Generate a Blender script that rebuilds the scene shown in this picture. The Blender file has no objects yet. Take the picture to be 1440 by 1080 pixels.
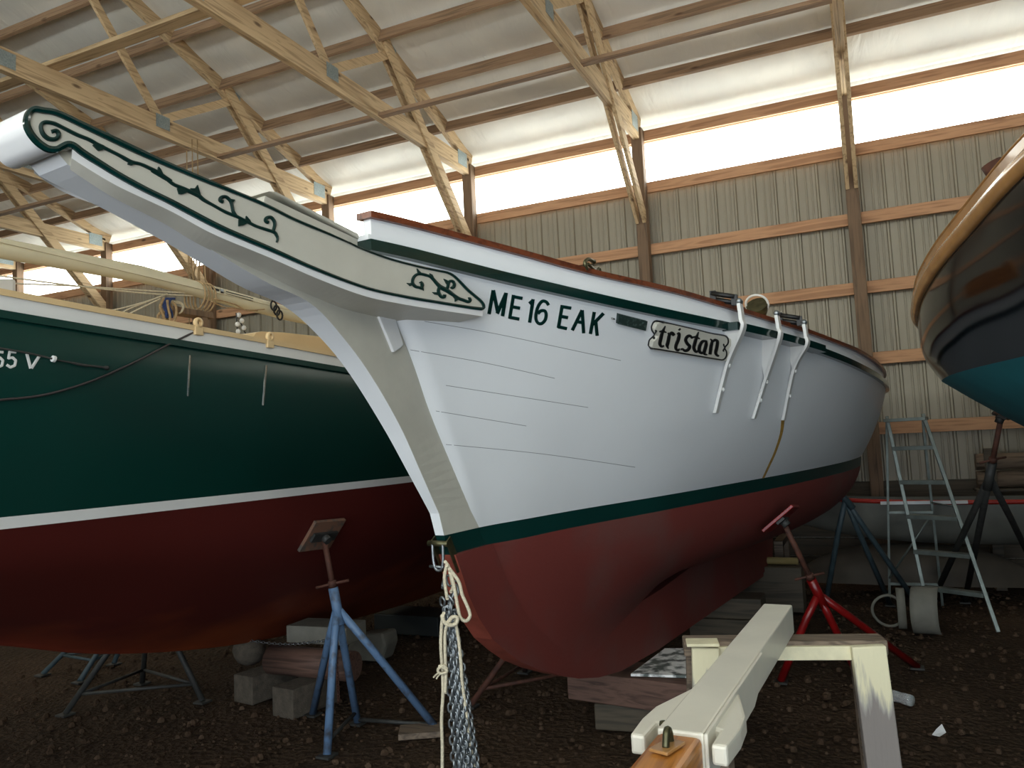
import bpy, bmesh, math, random
import numpy as np
from mathutils import Vector, Matrix
from mathutils.bvhtree import BVHTree
from math import radians, sin, cos, pi, sqrt
random.seed(7)
C = bpy.context.scene.collection

# ------------------------------------------------------------------ camera geometry (taken from the building's own lines)
F = 1100.0
YAW, PIT, ROL = radians(24.32), radians(4.52), radians(-2.756)
EYE = np.array([0.0, 0.0, 1.7])
_f = np.array([-sin(YAW)*cos(PIT), cos(YAW)*cos(PIT), sin(PIT)])
_r = np.array([cos(YAW), sin(YAW), 0.0]); _u = np.cross(_r, _f)
CAM = np.array([cos(ROL)*_r+sin(ROL)*_u, -sin(ROL)*_r+cos(ROL)*_u, _f])
def ray(x, y): return ((x-720)/F)*CAM[0]-((y-540)/F)*CAM[1]+CAM[2]
def onY(x, y, Y): d = ray(x, y); return EYE+d*Y/d[1]
def onX(x, y, X): d = ray(x, y); return EYE+d*X/d[0]
def onZ(x, y, Z): d = ray(x, y); return EYE+d*(Z-EYE[2])/d[2]

# ------------------------------------------------------------------ helpers
def lin(c): return tuple(((v/12.92) if v <= .04045 else ((v+.055)/1.055)**2.4) for v in c)
def V(p): return Vector((float(p[0]), float(p[1]), float(p[2])))

class MB:
    def __init__(s): s.v = []; s.f = []; s.sm = []
    def add(s, vs, fs, smooth=False):
        o = len(s.v); s.v += [tuple(float(c) for c in v) for v in vs]
        s.f += [tuple(i+o for i in f) for f in fs]; s.sm += [smooth]*len(fs); return s
    def box(s, c, size, rot=None):
        hx, hy, hz = size[0]/2, size[1]/2, size[2]/2
        vs = [Vector((x, y, z)) for x in (-hx, hx) for y in (-hy, hy) for z in (-hz, hz)]
        if rot is not None: vs = [rot @ v for v in vs]
        c = V(c); vs = [v+c for v in vs]
        return s.add(vs, [(0,1,3,2),(4,6,7,5),(0,4,5,1),(2,3,7,6),(0,2,6,4),(1,5,7,3)])
    def beam(s, p0, p1, w, h, up=(0,0,1)):
        p0, p1 = V(p0), V(p1); d = (p1-p0); L = d.length; d.normalize()
        u = Vector(up); side = d.cross(u)
        if side.length < 1e-4: side = d.cross(Vector((1,0,0)))
        side.normalize(); u = side.cross(d)
        vs = []
        for p in (p0, p1):
            for a, b in ((-1,-1),(1,-1),(1,1),(-1,1)): vs.append(p+side*a*w/2+u*b*h/2)
        return s.add(vs, [(0,3,2,1),(4,5,6,7),(0,1,5,4),(1,2,6,5),(2,3,7,6),(3,0,4,7)])
    def tube(s, pts, r, n=8, cap=True, smooth=True, closed=False):
        P = [V(p) for p in pts]; m = len(P)
        R = r if isinstance(r, (list, tuple)) else [r]*m
        rings = []; N = None
        for i in range(m):
            if closed: t = P[(i+1) % m]-P[i-1]
            else: t = P[min(i+1, m-1)]-P[max(i-1, 0)]
            if t.length < 1e-9: t = Vector((0,0,1))
            t.normalize()
            if N is None:
                N = t.cross(Vector((0,0,1)))
                if N.length < .05: N = t.cross(Vector((1,0,0)))
            N = N-t*N.dot(t); N.normalize(); B = t.cross(N)
            rings.append([P[i]+(N*cos(2*pi*k/n)+B*sin(2*pi*k/n))*R[i] for k in range(n)])
        o = len(s.v); vs = [v for g in rings for v in g]; fs = []
        rng = range(m) if closed else range(m-1)
        for i in rng:
            j = (i+1) % m
            for k in range(n): fs.append((i*n+k, i*n+(k+1) % n, j*n+(k+1) % n, j*n+k))
        s.add(vs, fs, smooth)
        if cap and not closed:
            s.add(rings[0], [tuple(range(n-1, -1, -1))]); s.add(rings[-1], [tuple(range(n))])
        return s
    def grid(s, rows, smooth=True, flip=False, closeu=False):
        m, n = len(rows), len(rows[0]); vs = [p for r in rows for p in r]; fs = []
        for i in range(m-1):
            for k in range(n-1 if not closeu else n):
                q = (i*n+k, i*n+(k+1) % n, (i+1)*n+(k+1) % n, (i+1)*n+k)
                fs.append(q[::-1] if flip else q)
        return s.add(vs, fs, smooth)
    def prism(s, poly, off, smooth=False):
        """closed outline (3-D points) pushed along off"""
        n = len(poly); off = V(off); a = [V(p) for p in poly]; b = [p+off for p in a]
        from mathutils.geometry import tessellate_polygon
        tri = tessellate_polygon([a])
        s.add(a, [tuple(t) for t in tri]); s.add(b, [tuple(t)[::-1] for t in tri])
        return s.add(a+b, [(i, (i+1) % n, n+(i+1) % n, n+i) for i in range(n)], smooth)
    def lathe(s, prof, c=(0,0,0), rot=None, n=20, smooth=True):
        rows = []
        for r, z in prof:
            row = [Vector((r*cos(2*pi*k/n), r*sin(2*pi*k/n), z)) for k in range(n)]
            if rot is not None: row = [rot @ v for v in row]
            rows.append([v+V(c) for v in row])
        return s.grid(rows, smooth, closeu=True)

def obj(name, mb, mat, parent=None, org=None, bevel=0, solid=0, fixn=True, kind=None):
    if org is None: org = parent.location if parent is not None and parent.type == 'EMPTY' else None
    if org is None and parent is not None: org = Vector(parent.get('_org', (0,0,0)))
    if org is None:
        a = np.array(mb.v); org = Vector((float(a[:,0].mean()), float(a[:,1].mean()), float(a[:,2].min())))
    org = Vector(org)
    me = bpy.data.meshes.new(name)
    me.from_pydata([(v[0]-org.x, v[1]-org.y, v[2]-org.z) for v in mb.v], [], mb.f)
    for p, k in zip(me.polygons, mb.sm): p.use_smooth = k
    me.materials.append(mat)
    if fixn:
        bm = bmesh.new(); bm.from_mesh(me); bmesh.ops.remove_doubles(bm, verts=bm.verts, dist=1e-5)
        bmesh.ops.recalc_face_normals(bm, faces=bm.faces); bm.to_mesh(me); bm.free()
    me.update()
    o = bpy.data.objects.new(name, me); C.objects.link(o)
    if parent is not None:
        o.parent = parent
        po = ORG[parent.name]
        o.location = org-po
    else: o.location = org
    ORG[o.name] = org.copy()
    if bevel:
        b = o.modifiers.new('bevel', 'BEVEL'); b.width = bevel; b.segments = 2; b.limit_method = 'ANGLE'
    if kind: o['kind'] = kind
    return o
ORG = {}
def tag(o, label, cat, group=None):
    o['label'] = label; o['category'] = cat
    if group: o['group'] = group
    return o
def thing(name, label, cat, loc, group=None):
    o = bpy.data.objects.new(name, None); C.objects.link(o); o.location = V(loc); o.empty_display_size = .1
    ORG[o.name] = V(loc); return tag(o, label, cat, group)
def part(name, mb, mat, parent, bevel=0, label=None, fixn=True):
    o = obj(name, mb, mat, parent, ORG[parent.name], bevel, fixn=fixn)
    if label: o['label'] = label
    return o

def cr(pts, n=8):
    P = [np.array(p, float) for p in pts]; out = []
    for i in range(len(P)-1):
        a, b, c, d = P[max(i-1, 0)], P[i], P[i+1], P[min(i+2, len(P)-1)]
        for k in range(n):
            t = k/n; out.append(.5*((2*b)+(c-a)*t+(2*a-5*b+4*c-d)*t*t+(3*b-a-3*c+d)*t**3))
    out.append(P[-1]); return out
def resample(pts, n):
    P = np.array(pts, float); d = np.r_[0, np.cumsum(np.linalg.norm(np.diff(P, axis=0), axis=1))]
    q = np.linspace(0, d[-1], n); return np.stack([np.interp(q, d, P[:, k]) for k in range(P.shape[1])], 1)
class Curve:
    """smooth function through points (cubic Hermite)"""
    def __init__(s, pts):
        s.x = np.array([p[0] for p in pts], float); s.y = np.array([p[1] for p in pts], float)
        d = np.diff(s.y)/np.diff(s.x); m = np.r_[d[0], (d[:-1]+d[1:])/2, d[-1]]
        for i in range(1, len(d)):
            if d[i-1]*d[i] <= 0: m[i] = 0
        s.m = m
    def __call__(s, v):
        v = min(max(v, s.x[0]), s.x[-1]); i = int(min(max(np.searchsorted(s.x, v)-1, 0), len(s.x)-2))
        h = s.x[i+1]-s.x[i]; t = (v-s.x[i])/h
        return float((2*t**3-3*t*t+1)*s.y[i]+(t**3-2*t*t+t)*h*s.m[i]+(-2*t**3+3*t*t)*s.y[i+1]+(t**3-t*t)*h*s.m[i+1])

# ------------------------------------------------------------------ materials
def nodes(name):
    m = bpy.data.materials.new(name); m.use_nodes = True; nt = m.node_tree
    return m, nt, nt.nodes['Principled BSDF'], nt.nodes.new, nt.links.new
def paint(name, col, rough=.5, metal=0, var=.12, scale=3.0, bump=0, bscale=60, col2=None, thresh=None, stretch=(1,1,1), coat=0, spec=None):
    m, nt, b, N, L = nodes(name)
    c = lin(col); tc = N('ShaderNodeTexCoord'); mp = N('ShaderNodeMapping'); mp.inputs['Scale'].default_value = stretch
    L(tc.outputs['Object'], mp.inputs['Vector'])
    nz = N('ShaderNodeTexNoise'); nz.inputs['Scale'].default_value = scale; nz.inputs['Detail'].default_value = 6
    L(mp.outputs['Vector'], nz.inputs['Vector'])
    rp = N('ShaderNodeValToRGB'); e = rp.color_ramp.elements
    if col2 is None:
        e[0].position, e[1].position = .3, .7
        e[0].color = tuple(v*(1-var) for v in c)+(1,); e[1].color = tuple(min(1, v*(1+var)) for v in c)+(1,)
    else:
        t = thresh or (.45, .6); e[0].position, e[1].position = t; e[0].color = c+(1,); e[1].color = lin(col2)+(1,)
    L(nz.outputs['Fac'], rp.inputs['Fac']); L(rp.outputs['Color'], b.inputs['Base Color'])
    b.inputs['Roughness'].default_value = rough; b.inputs['Metallic'].default_value = metal
    if coat: b.inputs['Coat Weight'].default_value = coat; b.inputs['Coat Roughness'].default_value = .05
    if spec is not None: b.inputs['Specular IOR Level'].default_value = spec
    if bump:
        n2 = N('ShaderNodeTexNoise'); n2.inputs['Scale'].default_value = bscale; n2.inputs['Detail'].default_value = 4
        L(mp.outputs['Vector'], n2.inputs['Vector'])
        bp = N('ShaderNodeBump'); bp.inputs['Strength'].default_value = bump; bp.inputs['Distance'].default_value = .02
        L(n2.outputs['Fac'], bp.inputs['Height']); L(bp.outputs['Normal'], b.inputs['Normal'])
    return m
def wood(name, c1, c2, axis, rough=.7, sc=9, knots=True):
    m, nt, b, N, L = nodes(name)
    tc = N('ShaderNodeTexCoord'); mp = N('ShaderNodeMapping')
    s = [sc, sc, sc]; s['xyz'.index(axis)] = sc*.06; mp.inputs['Scale'].default_value = s
    L(tc.outputs['Object'], mp.inputs['Vector'])
    n1 = N('ShaderNodeTexNoise'); n1.inputs['Scale'].default_value = 2.2; n1.inputs['Detail'].default_value = 8; n1.inputs['Distortion'].default_value = .6
    L(mp.outputs['Vector'], n1.inputs['Vector'])
    wv = N('ShaderNodeMath'); wv.operation = 'MULTIPLY'; wv.inputs[1].default_value = 16
    L(n1.outputs['Fac'], wv.inputs[0]); sn = N('ShaderNodeMath'); sn.operation = 'SINE'; L(wv.outputs[0], sn.inputs[0])
    mx = N('ShaderNodeMath'); mx.operation = 'MULTIPLY_ADD'; mx.inputs[1].default_value = .22; mx.inputs[2].default_value = .28; L(sn.outputs[0], mx.inputs[0])
    ad = N('ShaderNodeMath'); ad.operation = 'ADD'; L(mx.outputs[0], ad.inputs[0])
    n3 = N('ShaderNodeTexNoise'); n3.inputs['Scale'].default_value = 1.1; n3.inputs['Detail'].default_value = 3; L(tc.outputs['Object'], n3.inputs['Vector'])
    h3 = N('ShaderNodeMath'); h3.operation = 'MULTIPLY'; h3.inputs[1].default_value = .45; L(n3.outputs['Fac'], h3.inputs[0]); L(h3.outputs[0], ad.inputs[1])
    rp = N('ShaderNodeValToRGB'); e = rp.color_ramp.elements; e[0].position, e[1].position = .2, .85
    e[0].color = lin(c1)+(1,); e[1].color = lin(c2)+(1,)
    L(ad.outputs[0], rp.inputs['Fac']); out = rp.outputs['Color']
    if knots:
        vo = N('ShaderNodeTexVoronoi'); vo.inputs['Scale'].default_value = 1.0
        m2 = N('ShaderNodeMapping'); s2 = [4.5, 4.5, 4.5]; s2['xyz'.index(axis)] = 1.7; m2.inputs['Scale'].default_value = s2
        L(tc.outputs['Object'], m2.inputs['Vector']); L(m2.outputs['Vector'], vo.inputs['Vector'])
        kr = N('ShaderNodeValToRGB'); k = kr.color_ramp.elements; k[0].position, k[1].position = .05, .12
        k[0].color = (.8,.8,.8,1); k[1].color = (0,0,0,1); L(vo.outputs['Distance'], kr.inputs['Fac'])
        mi = N('ShaderNodeMixRGB'); mi.inputs['Color2'].default_value = lin((.30,.18,.10))+(1,)
        L(kr.outputs['Color'], mi.inputs['Fac']); L(out, mi.inputs['Color1']); out = mi.outputs['Color']
    L(out, b.inputs['Base Color']); b.inputs['Roughness'].default_value = rough
    bp = N('ShaderNodeBump'); bp.inputs['Strength'].default_value = .15; bp.inputs['Distance'].default_value = .004
    L(ad.outputs[0], bp.inputs['Height']); L(bp.outputs['Normal'], b.inputs['Normal'])
    return m
PINE = {a: wood('pine_'+a, (.60,.50,.38), (.84,.74,.59), a) for a in 'xyz'}
GIRT = wood('girt_pine', (.62,.45,.33), (.80,.62,.47), 'x')
PURL = wood('purlin_wood', (.45,.36,.28), (.64,.52,.41), 'x')
POSTW = wood('post_wood', (.31,.25,.19), (.50,.40,.31), 'z')
SKIRT = wood('treated_board', (.20,.18,.14), (.34,.30,.24), 'x', knots=False)
OLDW = wood('weathered_timber', (.26,.22,.18), (.52,.45,.38), 'x', sc=14)
LOGW = wood('log_wood', (.24,.17,.14), (.44,.33,.28), 'x', sc=14, knots=False)
VARN = wood('varnished_wood', (.52,.30,.11), (.78,.52,.23), 'y', rough=.3, sc=14, knots=False)
RAILW = wood('rail_wood', (.26,.11,.06), (.46,.24,.14), 'y', rough=.3, sc=14, knots=False)
M = dict(
 hull=paint('white_hull_paint', (.865,.875,.885), .32, var=.03, scale=1.5),
 trim=paint('cream_trim_paint', (.74,.73,.685), .35, var=.05, scale=9, bump=.03, bscale=30),
 stemw=paint('white_stem_paint', (.86,.86,.86), .4, var=.03, scale=4, bump=.03, bscale=40),
 green=paint('dark_green_gloss', (.015,.15,.135), .16, var=.15, coat=.4),
 boot=paint('boot_green', (.02,.17,.155), .35, var=.15),
 red_lit=paint('lit_edge_red', (.56,.27,.215), .6, var=.2, scale=14),  # lighter red paints in the light on the keel's leading edge
 red=paint('red_bottom_paint', (.43,.20,.18), .55, scale=1.7, col2=(.40,.27,.25), thresh=(.5,.72), bump=.05, bscale=50, spec=.35),
 vine=paint('carving_green', (.015,.15,.135), .38, var=.1, spec=.3),
 gside=paint('green_hull_gloss', (.015,.19,.165), .34, var=.1, scale=1.2, spec=.35),
 white=paint('white_paint', (.85,.85,.84), .4, var=.04),
 tan=paint('tan_rail_paint', (.82,.71,.53), .45, var=.08),
 navy=paint('navy_gloss', (.045,.055,.075), .10, var=.1, spec=.45),
 teal=paint('teal_bottom', (.16,.48,.52), .6, var=.15),
 gold=paint('varnished_rubrail', (.66,.48,.28), .25, var=.15, scale=8, coat=.4),
 galv=paint('galvanised_steel', (.55,.57,.58), .42, metal=.9, var=.25, scale=60),
 plate=paint('nail_plate', (.62,.68,.70), .4, metal=.55, var=.2, scale=80),
 bronze=paint('worn_bronze', (.34,.33,.24), .4, metal=.8, var=.3, scale=30),
 chrome=paint('bright_steel', (.75,.75,.73), .22, metal=1, var=.08),
 black=paint('black_rubber', (.03,.03,.032), .5, var=.2),
 dplate=paint('corroded_plate', (.10,.17,.155), .6, scale=55, col2=(.34,.40,.38), thresh=(.52,.75)),
 rope=paint('cream_rope', (.80,.76,.66), .85, var=.15, scale=120, bump=.3, bscale=300),
 oldrope=paint('tan_rope', (.62,.52,.38), .9, var=.25, scale=90),
 bluerope=paint('blue_rope', (.17,.24,.42), .9, var=.3, scale=90),
 bluesteel=paint('blue_stand_steel', (.36,.47,.60), .5, scale=14, col2=(.24,.22,.20), thresh=(.52,.72)),
 redsteel=paint('red_stand_steel', (.47,.06,.06), .3, var=.3, scale=10),
 rust=paint('rusty_steel', (.30,.17,.12), .75, var=.4, scale=20, bump=.1),
 rustedge=paint('rust_stain', (.62,.48,.20), .6, var=.3, scale=40),
 dsteel=paint('dark_steel', (.20,.20,.19), .6, var=.35, scale=20),
 tealsteel=paint('grey_teal_steel', (.22,.28,.30), .55, var=.3, scale=14),
 padw=paint('worn_pad_plywood', (.50,.36,.28), .75, scale=16, col2=(.34,.31,.28), thresh=(.45,.6)),
 
 flaketop=paint('cream_drips', (.86,.83,.70), .7, var=.12, scale=14, bump=.2, bscale=18),
 spar=paint('white_spar_paint', (.86,.84,.78), .35, var=.05, scale=6),
 alum=paint('dull_aluminium', (.46,.49,.47), .5, metal=.6, var=.2, scale=12),
 mast=paint('cream_mast', (.82,.79,.68), .35, var=.06, scale=4),
 block=paint('concrete_block', (.31,.28,.24), .95, var=.3, scale=25, bump=.4, bscale=90),
 grey=paint('grey_canvas', (.46,.45,.41), .8, var=.15, scale=9, bump=.1, bscale=40),
 dinghy=paint('grey_dinghy_paint', (.42,.42,.39), .6, var=.15, scale=5),
 brown=paint('brown_canoe', (.30,.27,.23), .7, var=.2, scale=5),
 redrim=paint('red_gunwale', (.66,.14,.09), .4, var=.15),
 seam=paint('plank_seam', (.46,.47,.48), .6, var=.1),
 pipe=paint('drain_pipe', (.55,.48,.30), .6, var=.15),
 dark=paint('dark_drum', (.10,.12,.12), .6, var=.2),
 bounce_apron=paint('pale_bounce_yard', (.74,.72,.68), .9, var=.15, scale=2),
 paper=paint('white_paper', (.85,.85,.85), .8, var=.05),
 cable=paint('dark_cable', (.22,.20,.20), .5, var=.2),
 brace=paint('bright_wood_edge', (.86,.74,.52), .7, var=.12, scale=12),
)
def peel():
    m = paint('peeled_board', (.36,.39,.37), .5, scale=13, col2=(.98,.98,.97), thresh=(.42,.56), bump=.2, bscale=25); return m
M['peel'] = peel()
def worn_red():
    m, nt, b, N, L = nodes('worn_red_bottom'); tc = N('ShaderNodeTexCoord'); nz = N('ShaderNodeTexNoise'); nz.inputs['Scale'].default_value = 1.6; nz.inputs['Detail'].default_value = 7
    L(tc.outputs['Object'], nz.inputs['Vector']); sp_ = N('ShaderNodeSeparateXYZ'); L(tc.outputs['Object'], sp_.inputs[0])
    ma = N('ShaderNodeMath'); ma.operation = 'MULTIPLY_ADD'; ma.inputs[1].default_value = -.9; L(sp_.outputs['Z'], ma.inputs[0]); L(nz.outputs['Fac'], ma.inputs[2])
    rp = N('ShaderNodeValToRGB'); e = rp.color_ramp.elements; e[0].position, e[1].position = .02, .62; e[0].color = lin((.36,.13,.11))+(1,); e[1].color = lin((.60,.28,.13))+(1,)
    L(ma.outputs[0], rp.inputs['Fac']); L(rp.outputs['Color'], b.inputs['Base Color']); b.inputs['Roughness'].default_value = .6; b.inputs['Specular IOR Level'].default_value = .25; return m
M['gred'] = worn_red()
def flaking():
    m, nt, b, N, L = nodes('flaking_cream_paint'); tc = N('ShaderNodeTexCoord'); mp = N('ShaderNodeMapping'); mp.inputs['Scale'].default_value = (30, 30, 3.5)
    L(tc.outputs['Object'], mp.inputs['Vector']); nz = N('ShaderNodeTexNoise'); nz.inputs['Scale'].default_value = 1; nz.inputs['Detail'].default_value = 5; L(mp.outputs['Vector'], nz.inputs['Vector'])
    sx_ = N('ShaderNodeSeparateXYZ'); L(tc.outputs['Object'], sx_.inputs[0]); ma = N('ShaderNodeMath'); ma.operation = 'MULTIPLY_ADD'; ma.inputs[1].default_value = .55; L(nz.outputs['Fac'], ma.inputs[0]); L(sx_.outputs['Z'], ma.inputs[2])
    rp = N('ShaderNodeValToRGB'); e = rp.color_ramp.elements; e[0].position, e[1].position = .86, .97; e[0].color = lin((.52,.49,.47))+(1,); e[1].color = lin((.86,.83,.70))+(1,)
    k = rp.color_ramp.elements.new(.90); k.color = lin((.62,.60,.57))+(1,)
    L(ma.outputs[0], rp.inputs['Fac']); L(rp.outputs['Color'], b.inputs['Base Color']); b.inputs['Roughness'].default_value = .8
    bp = N('ShaderNodeBump'); bp.inputs['Strength'].default_value = .4; bp.inputs['Distance'].default_value = .01; L(nz.outputs['Fac'], bp.inputs['Height']); L(bp.outputs['Normal'], b.inputs['Normal']); return m
M['flake'] = flaking()
def clear_plastic():
    m, nt, b, N, L = nodes('clear_plastic'); b.inputs['Base Color'].default_value = (.9,.93,.93,1)
    b.inputs['Roughness'].default_value = .15; b.inputs['Transmission Weight'].default_value = .75; return m
M['plastic'] = clear_plastic()
def siding_mat():
    m, nt, b, N, L = nodes('siding_steel')
    tc = N('ShaderNodeTexCoord'); mp = N('ShaderNodeMapping'); mp.inputs['Scale'].default_value = (1, 1, .12)
    L(tc.outputs['Object'], mp.inputs['Vector'])
    nz = N('ShaderNodeTexNoise'); nz.inputs['Scale'].default_value = 5; nz.inputs['Detail'].default_value = 6
    L(mp.outputs['Vector'], nz.inputs['Vector'])
    rp = N('ShaderNodeValToRGB'); e = rp.color_ramp.elements; e[0].position, e[1].position = .3, .75
    e[0].color = lin((.55,.525,.465))+(1,); e[1].color = lin((.59,.565,.505))+(1,)
    L(nz.outputs['Fac'], rp.inputs['Fac']); L(rp.outputs['Color'], b.inputs['Base Color'])
    b.inputs['Roughness'].default_value = .5; b.inputs['Metallic'].default_value = .15
    return m
M['siding'] = siding_mat()
def insulation():
    m, nt, b, N, L = nodes('roof_insulation')
    tc = N('ShaderNodeTexCoord'); n1 = N('ShaderNodeTexNoise'); n1.inputs['Scale'].default_value = 1.4; n1.inputs['Detail'].default_value = 3
    L(tc.outputs['Object'], n1.inputs['Vector'])
    rp = N('ShaderNodeValToRGB'); e = rp.color_ramp.elements; e[0].position, e[1].position = .35, .7
    e[0].color = lin((.87,.875,.865))+(1,); e[1].color = lin((.93,.93,.91))+(1,)
    L(n1.outputs['Fac'], rp.inputs['Fac']); L(rp.outputs['Color'], b.inputs['Base Color']); b.inputs['Roughness'].default_value = .38
    mp = N('ShaderNodeMapping'); mp.inputs['Scale'].default_value = (2.2, .5, 1); L(tc.outputs['Object'], mp.inputs['Vector'])
    n2 = N('ShaderNodeTexNoise'); n2.inputs['Scale'].default_value = 2.5; n2.inputs['Detail'].default_value = 4; n2.inputs['Distortion'].default_value = 1.0
    L(mp.outputs['Vector'], n2.inputs['Vector'])
    bp = N('ShaderNodeBump'); bp.inputs['Strength'].default_value = .5; bp.inputs['Distance'].default_value = .05
    L(n2.outputs['Fac'], bp.inputs['Height']); L(bp.outputs['Normal'], b.inputs['Normal']); return m
M['insul'] = insulation()
def ground_mat():
    m, nt, b, N, L = nodes('gravel_earth')
    tc = N('ShaderNodeTexCoord'); n1 = N('ShaderNodeTexNoise'); n1.inputs['Scale'].default_value = .7; n1.inputs['Detail'].default_value = 5
    n2 = N('ShaderNodeTexVoronoi'); n2.inputs['Scale'].default_value = 24; n3 = N('ShaderNodeTexNoise'); n3.inputs['Scale'].default_value = 45; n3.inputs['Detail'].default_value = 6
    for n in (n1, n2, n3): L(tc.outputs['Object'], n.inputs['Vector'])
    rp = N('ShaderNodeValToRGB'); e = rp.color_ramp.elements; e[0].position, e[1].position = .35, .7
    e[0].color = lin((.17,.135,.10))+(1,); e[1].color = lin((.33,.26,.20))+(1,)
    ad = N('ShaderNodeMath'); ad.operation = 'MULTIPLY_ADD'; ad.inputs[1].default_value = .5; L(n1.outputs['Fac'], ad.inputs[0])
    ml = N('ShaderNodeMath'); ml.operation = 'MULTIPLY'; ml.inputs[1].default_value = .5; L(n3.outputs['Fac'], ml.inputs[0]); L(ml.outputs[0], ad.inputs[2])
    L(ad.outputs[0], rp.inputs['Fac']); L(rp.outputs['Color'], b.inputs['Base Color']); b.inputs['Roughness'].default_value = .95; b.inputs['Specular IOR Level'].default_value = .15
    bp = N('ShaderNodeBump'); bp.inputs['Strength'].default_value = .8; bp.inputs['Distance'].default_value = .03
    a2 = N('ShaderNodeMath'); a2.operation = 'ADD'; L(n2.outputs['Distance'], a2.inputs[0]); L(n3.outputs['Fac'], a2.inputs[1])
    L(a2.outputs[0], bp.inputs['Height']); L(bp.outputs['Normal'], b.inputs['Normal']); return m
M['ground'] = ground_mat()
M['stone'] = paint('small_stones', (.25,.19,.14), .9, scale=9, col2=(.37,.30,.24), thresh=(.5,.75), spec=.2)
def lit_panel(e):
    m, nt, b, N, L = nodes('daylit_translucent_panel'); b.inputs['Base Color'].default_value = (.9,.92,.88,1)
    b.inputs['Emission Color'].default_value = (.96,1.0,.92,1); b.inputs['Emission Strength'].default_value = e
    b.inputs['Roughness'].default_value = .4; return m
M['panel'] = lit_panel(6.8); M['panel_fill'] = lit_panel(15.0)

# ------------------------------------------------------------------ building shell
DW = 9.75                      # inner face of the posts on the window wall
BAY = 2.48; XC = [.03-BAY*k for k in range(-3, 8)]   # post lines
XL, XR, YB = -20.0, 9.0, -4.2
def zdeck(Y): return 5.895+.355*(DW-Y)
ridge = .4
# ground
random.seed(3)
rows = []
for j in range(60):
    y = YB+j*((12-YB)/59); rows.append([(XL-3+i*(36.0/89), y, .02*math.sin(i*1.7+j*.9)*math.sin(j*1.3-i*.4)-.012) for i in range(90)])
g = MB().grid(rows); obj('floor', g, M['ground'], org=(0,0,0), kind='structure')
st = MB()
for i in range(5200):
    x = random.uniform(-6.5, 1.6); y = random.uniform(2.4, 9.2); r = random.choice((random.uniform(.005,.012), random.uniform(.005,.012), random.uniform(.010,.026)))
    vs = []; n = 6
    for a in range(3):
        zz = (-.3, .25, .65)[a]*r*1.2; rr = (1, .95, .45)[a]*r
        for k in range(n): vs.append((x+rr*cos(2*pi*k/n)*random.uniform(.75,1.2), y+rr*sin(2*pi*k/n)*random.uniform(.75,1.2), zz+.005))
    fs = [(a*n+k, a*n+(k+1) % n, (a+1)*n+(k+1) % n, (a+1)*n+k) for a in range(2) for k in range(n)]+[tuple(2*n+k for k in range(n))]
    st.add(vs, fs, False)
o = obj('gravel', st, M['stone'], org=(0,0,0), fixn=False, kind='stuff'); tag(o, 'loose brown gravel stones strewn over the dark earth floor', 'gravel')

# ribbed siding of the window wall
def siding(name, x0, x1, y, z0, z1, flip=False):
    xs = [x0]; prof = []
    x = x0
    while x < x1:
        for dx, dy in ((0,0),(.075,0),(.082,-.006),(.094,-.006),(.101,0),(.14,0),(.147,-.006),(.159,-.006),(.166,0),(.195,0),(.207,-.026),(.226,-.026),(.238,0)):
            prof.append((x+dx, y+dy))
        x += .240
    m = MB().grid([[(a, b, z0) for a, b in prof], [(a, b, z1) for a, b in prof]], smooth=False)
    return obj(name, m, M['siding'], org=(0, y, 0), kind='structure', fixn=False)
YS = DW+.20
siding('wall_far', XL, XR, YS, 0, 5.06)
m = MB(); m.box(((XL+XR)/2, YS+.05, 6.1), (XR-XL, .04, .9)); obj('wall_far_header', m, M['insul'], org=(0,YS,0), kind='structure')
# daylight band, one translucent sheet per bay
k = 1
for i in range(len(XC)-1):
    a, b = XC[i+1]+.0, XC[i]-.0
    m = MB().box(((a+b)/2, YS-.012, 5.365), (abs(b-a)-.004, .01, .72)); obj('window_%d' % k, m, M['panel'], kind='structure'); k += 1
# other three walls, out of the picture
m = MB().box((XL, 2.8, 5), (.1, 14.6, 10)); obj('wall_left', m, M['siding'], org=(XL,0,0), kind='structure')
m = MB().box((XR, 2.8, 5), (.1, 14.6, 10)); obj('wall_right', m, M['siding'], org=(XR,0,0), kind='structure')
DX0, DX1, DH = -3.6, 5.2, 3.5       # open boat door behind the photographer
m = MB(); m.box(((XL+DX0)/2, YB, 4), (DX0-XL, .1, 8)); m.box(((XR+DX1)/2, YB, 4), (XR-DX1, .1, 8)); m.box(((DX0+DX1)/2, YB, (DH+8)/2), (DX1-DX0, .1, 8-DH))
obj('wall_near', m, M['siding'], org=(0,YB,0), kind='structure')
for i in range(len(XC)-1):
    a, b = XC[i+1], XC[i]
    m = MB().box(((a+b)/2, YB+.06, 5.365), (abs(b-a)-.004, .01, .72)); obj('window_%d' % k, m, M['panel_fill'], kind='structure'); k += 1  # unseen window band, added and glowing stronger to brighten ceiling and trusses
# roof underside: white sagging insulation
ap = MB().grid([[(x, y, -.02) for x in (-26, 12)] for y in (-18, YB-.06)], False); obj('floor_bounce_apron', ap, M['bounce_apron'], org=(0,YB,0), kind='structure')  # unseen yard, added pale to bounce sunlight up under the bow
rows = []
ys = np.r_[np.linspace(DW+.35, ridge, 90), np.linspace(ridge, YB-.3, 30)[1:]]
PUR = [9.08, 8.31, 7.53, 6.75, 6.02, 5.25, 4.4, 3.5, 2.6, 1.6]
def sag(Y):
    for a, b in zip([DW+.1]+PUR[:-1], PUR):
        if b <= Y <= a: return .05*sin(pi*(a-Y)/(a-b))
    return 0
for Y in ys:
    z = zdeck(Y)+.02 if Y >= ridge else zdeck(ridge)+.02-.5*(ridge-Y)*.75
    rows.append([(x, Y, z-sag(Y)*(.7+.3*sin(x*2.1+Y))) for x in np.linspace(XL, XR, 80)])
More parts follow.
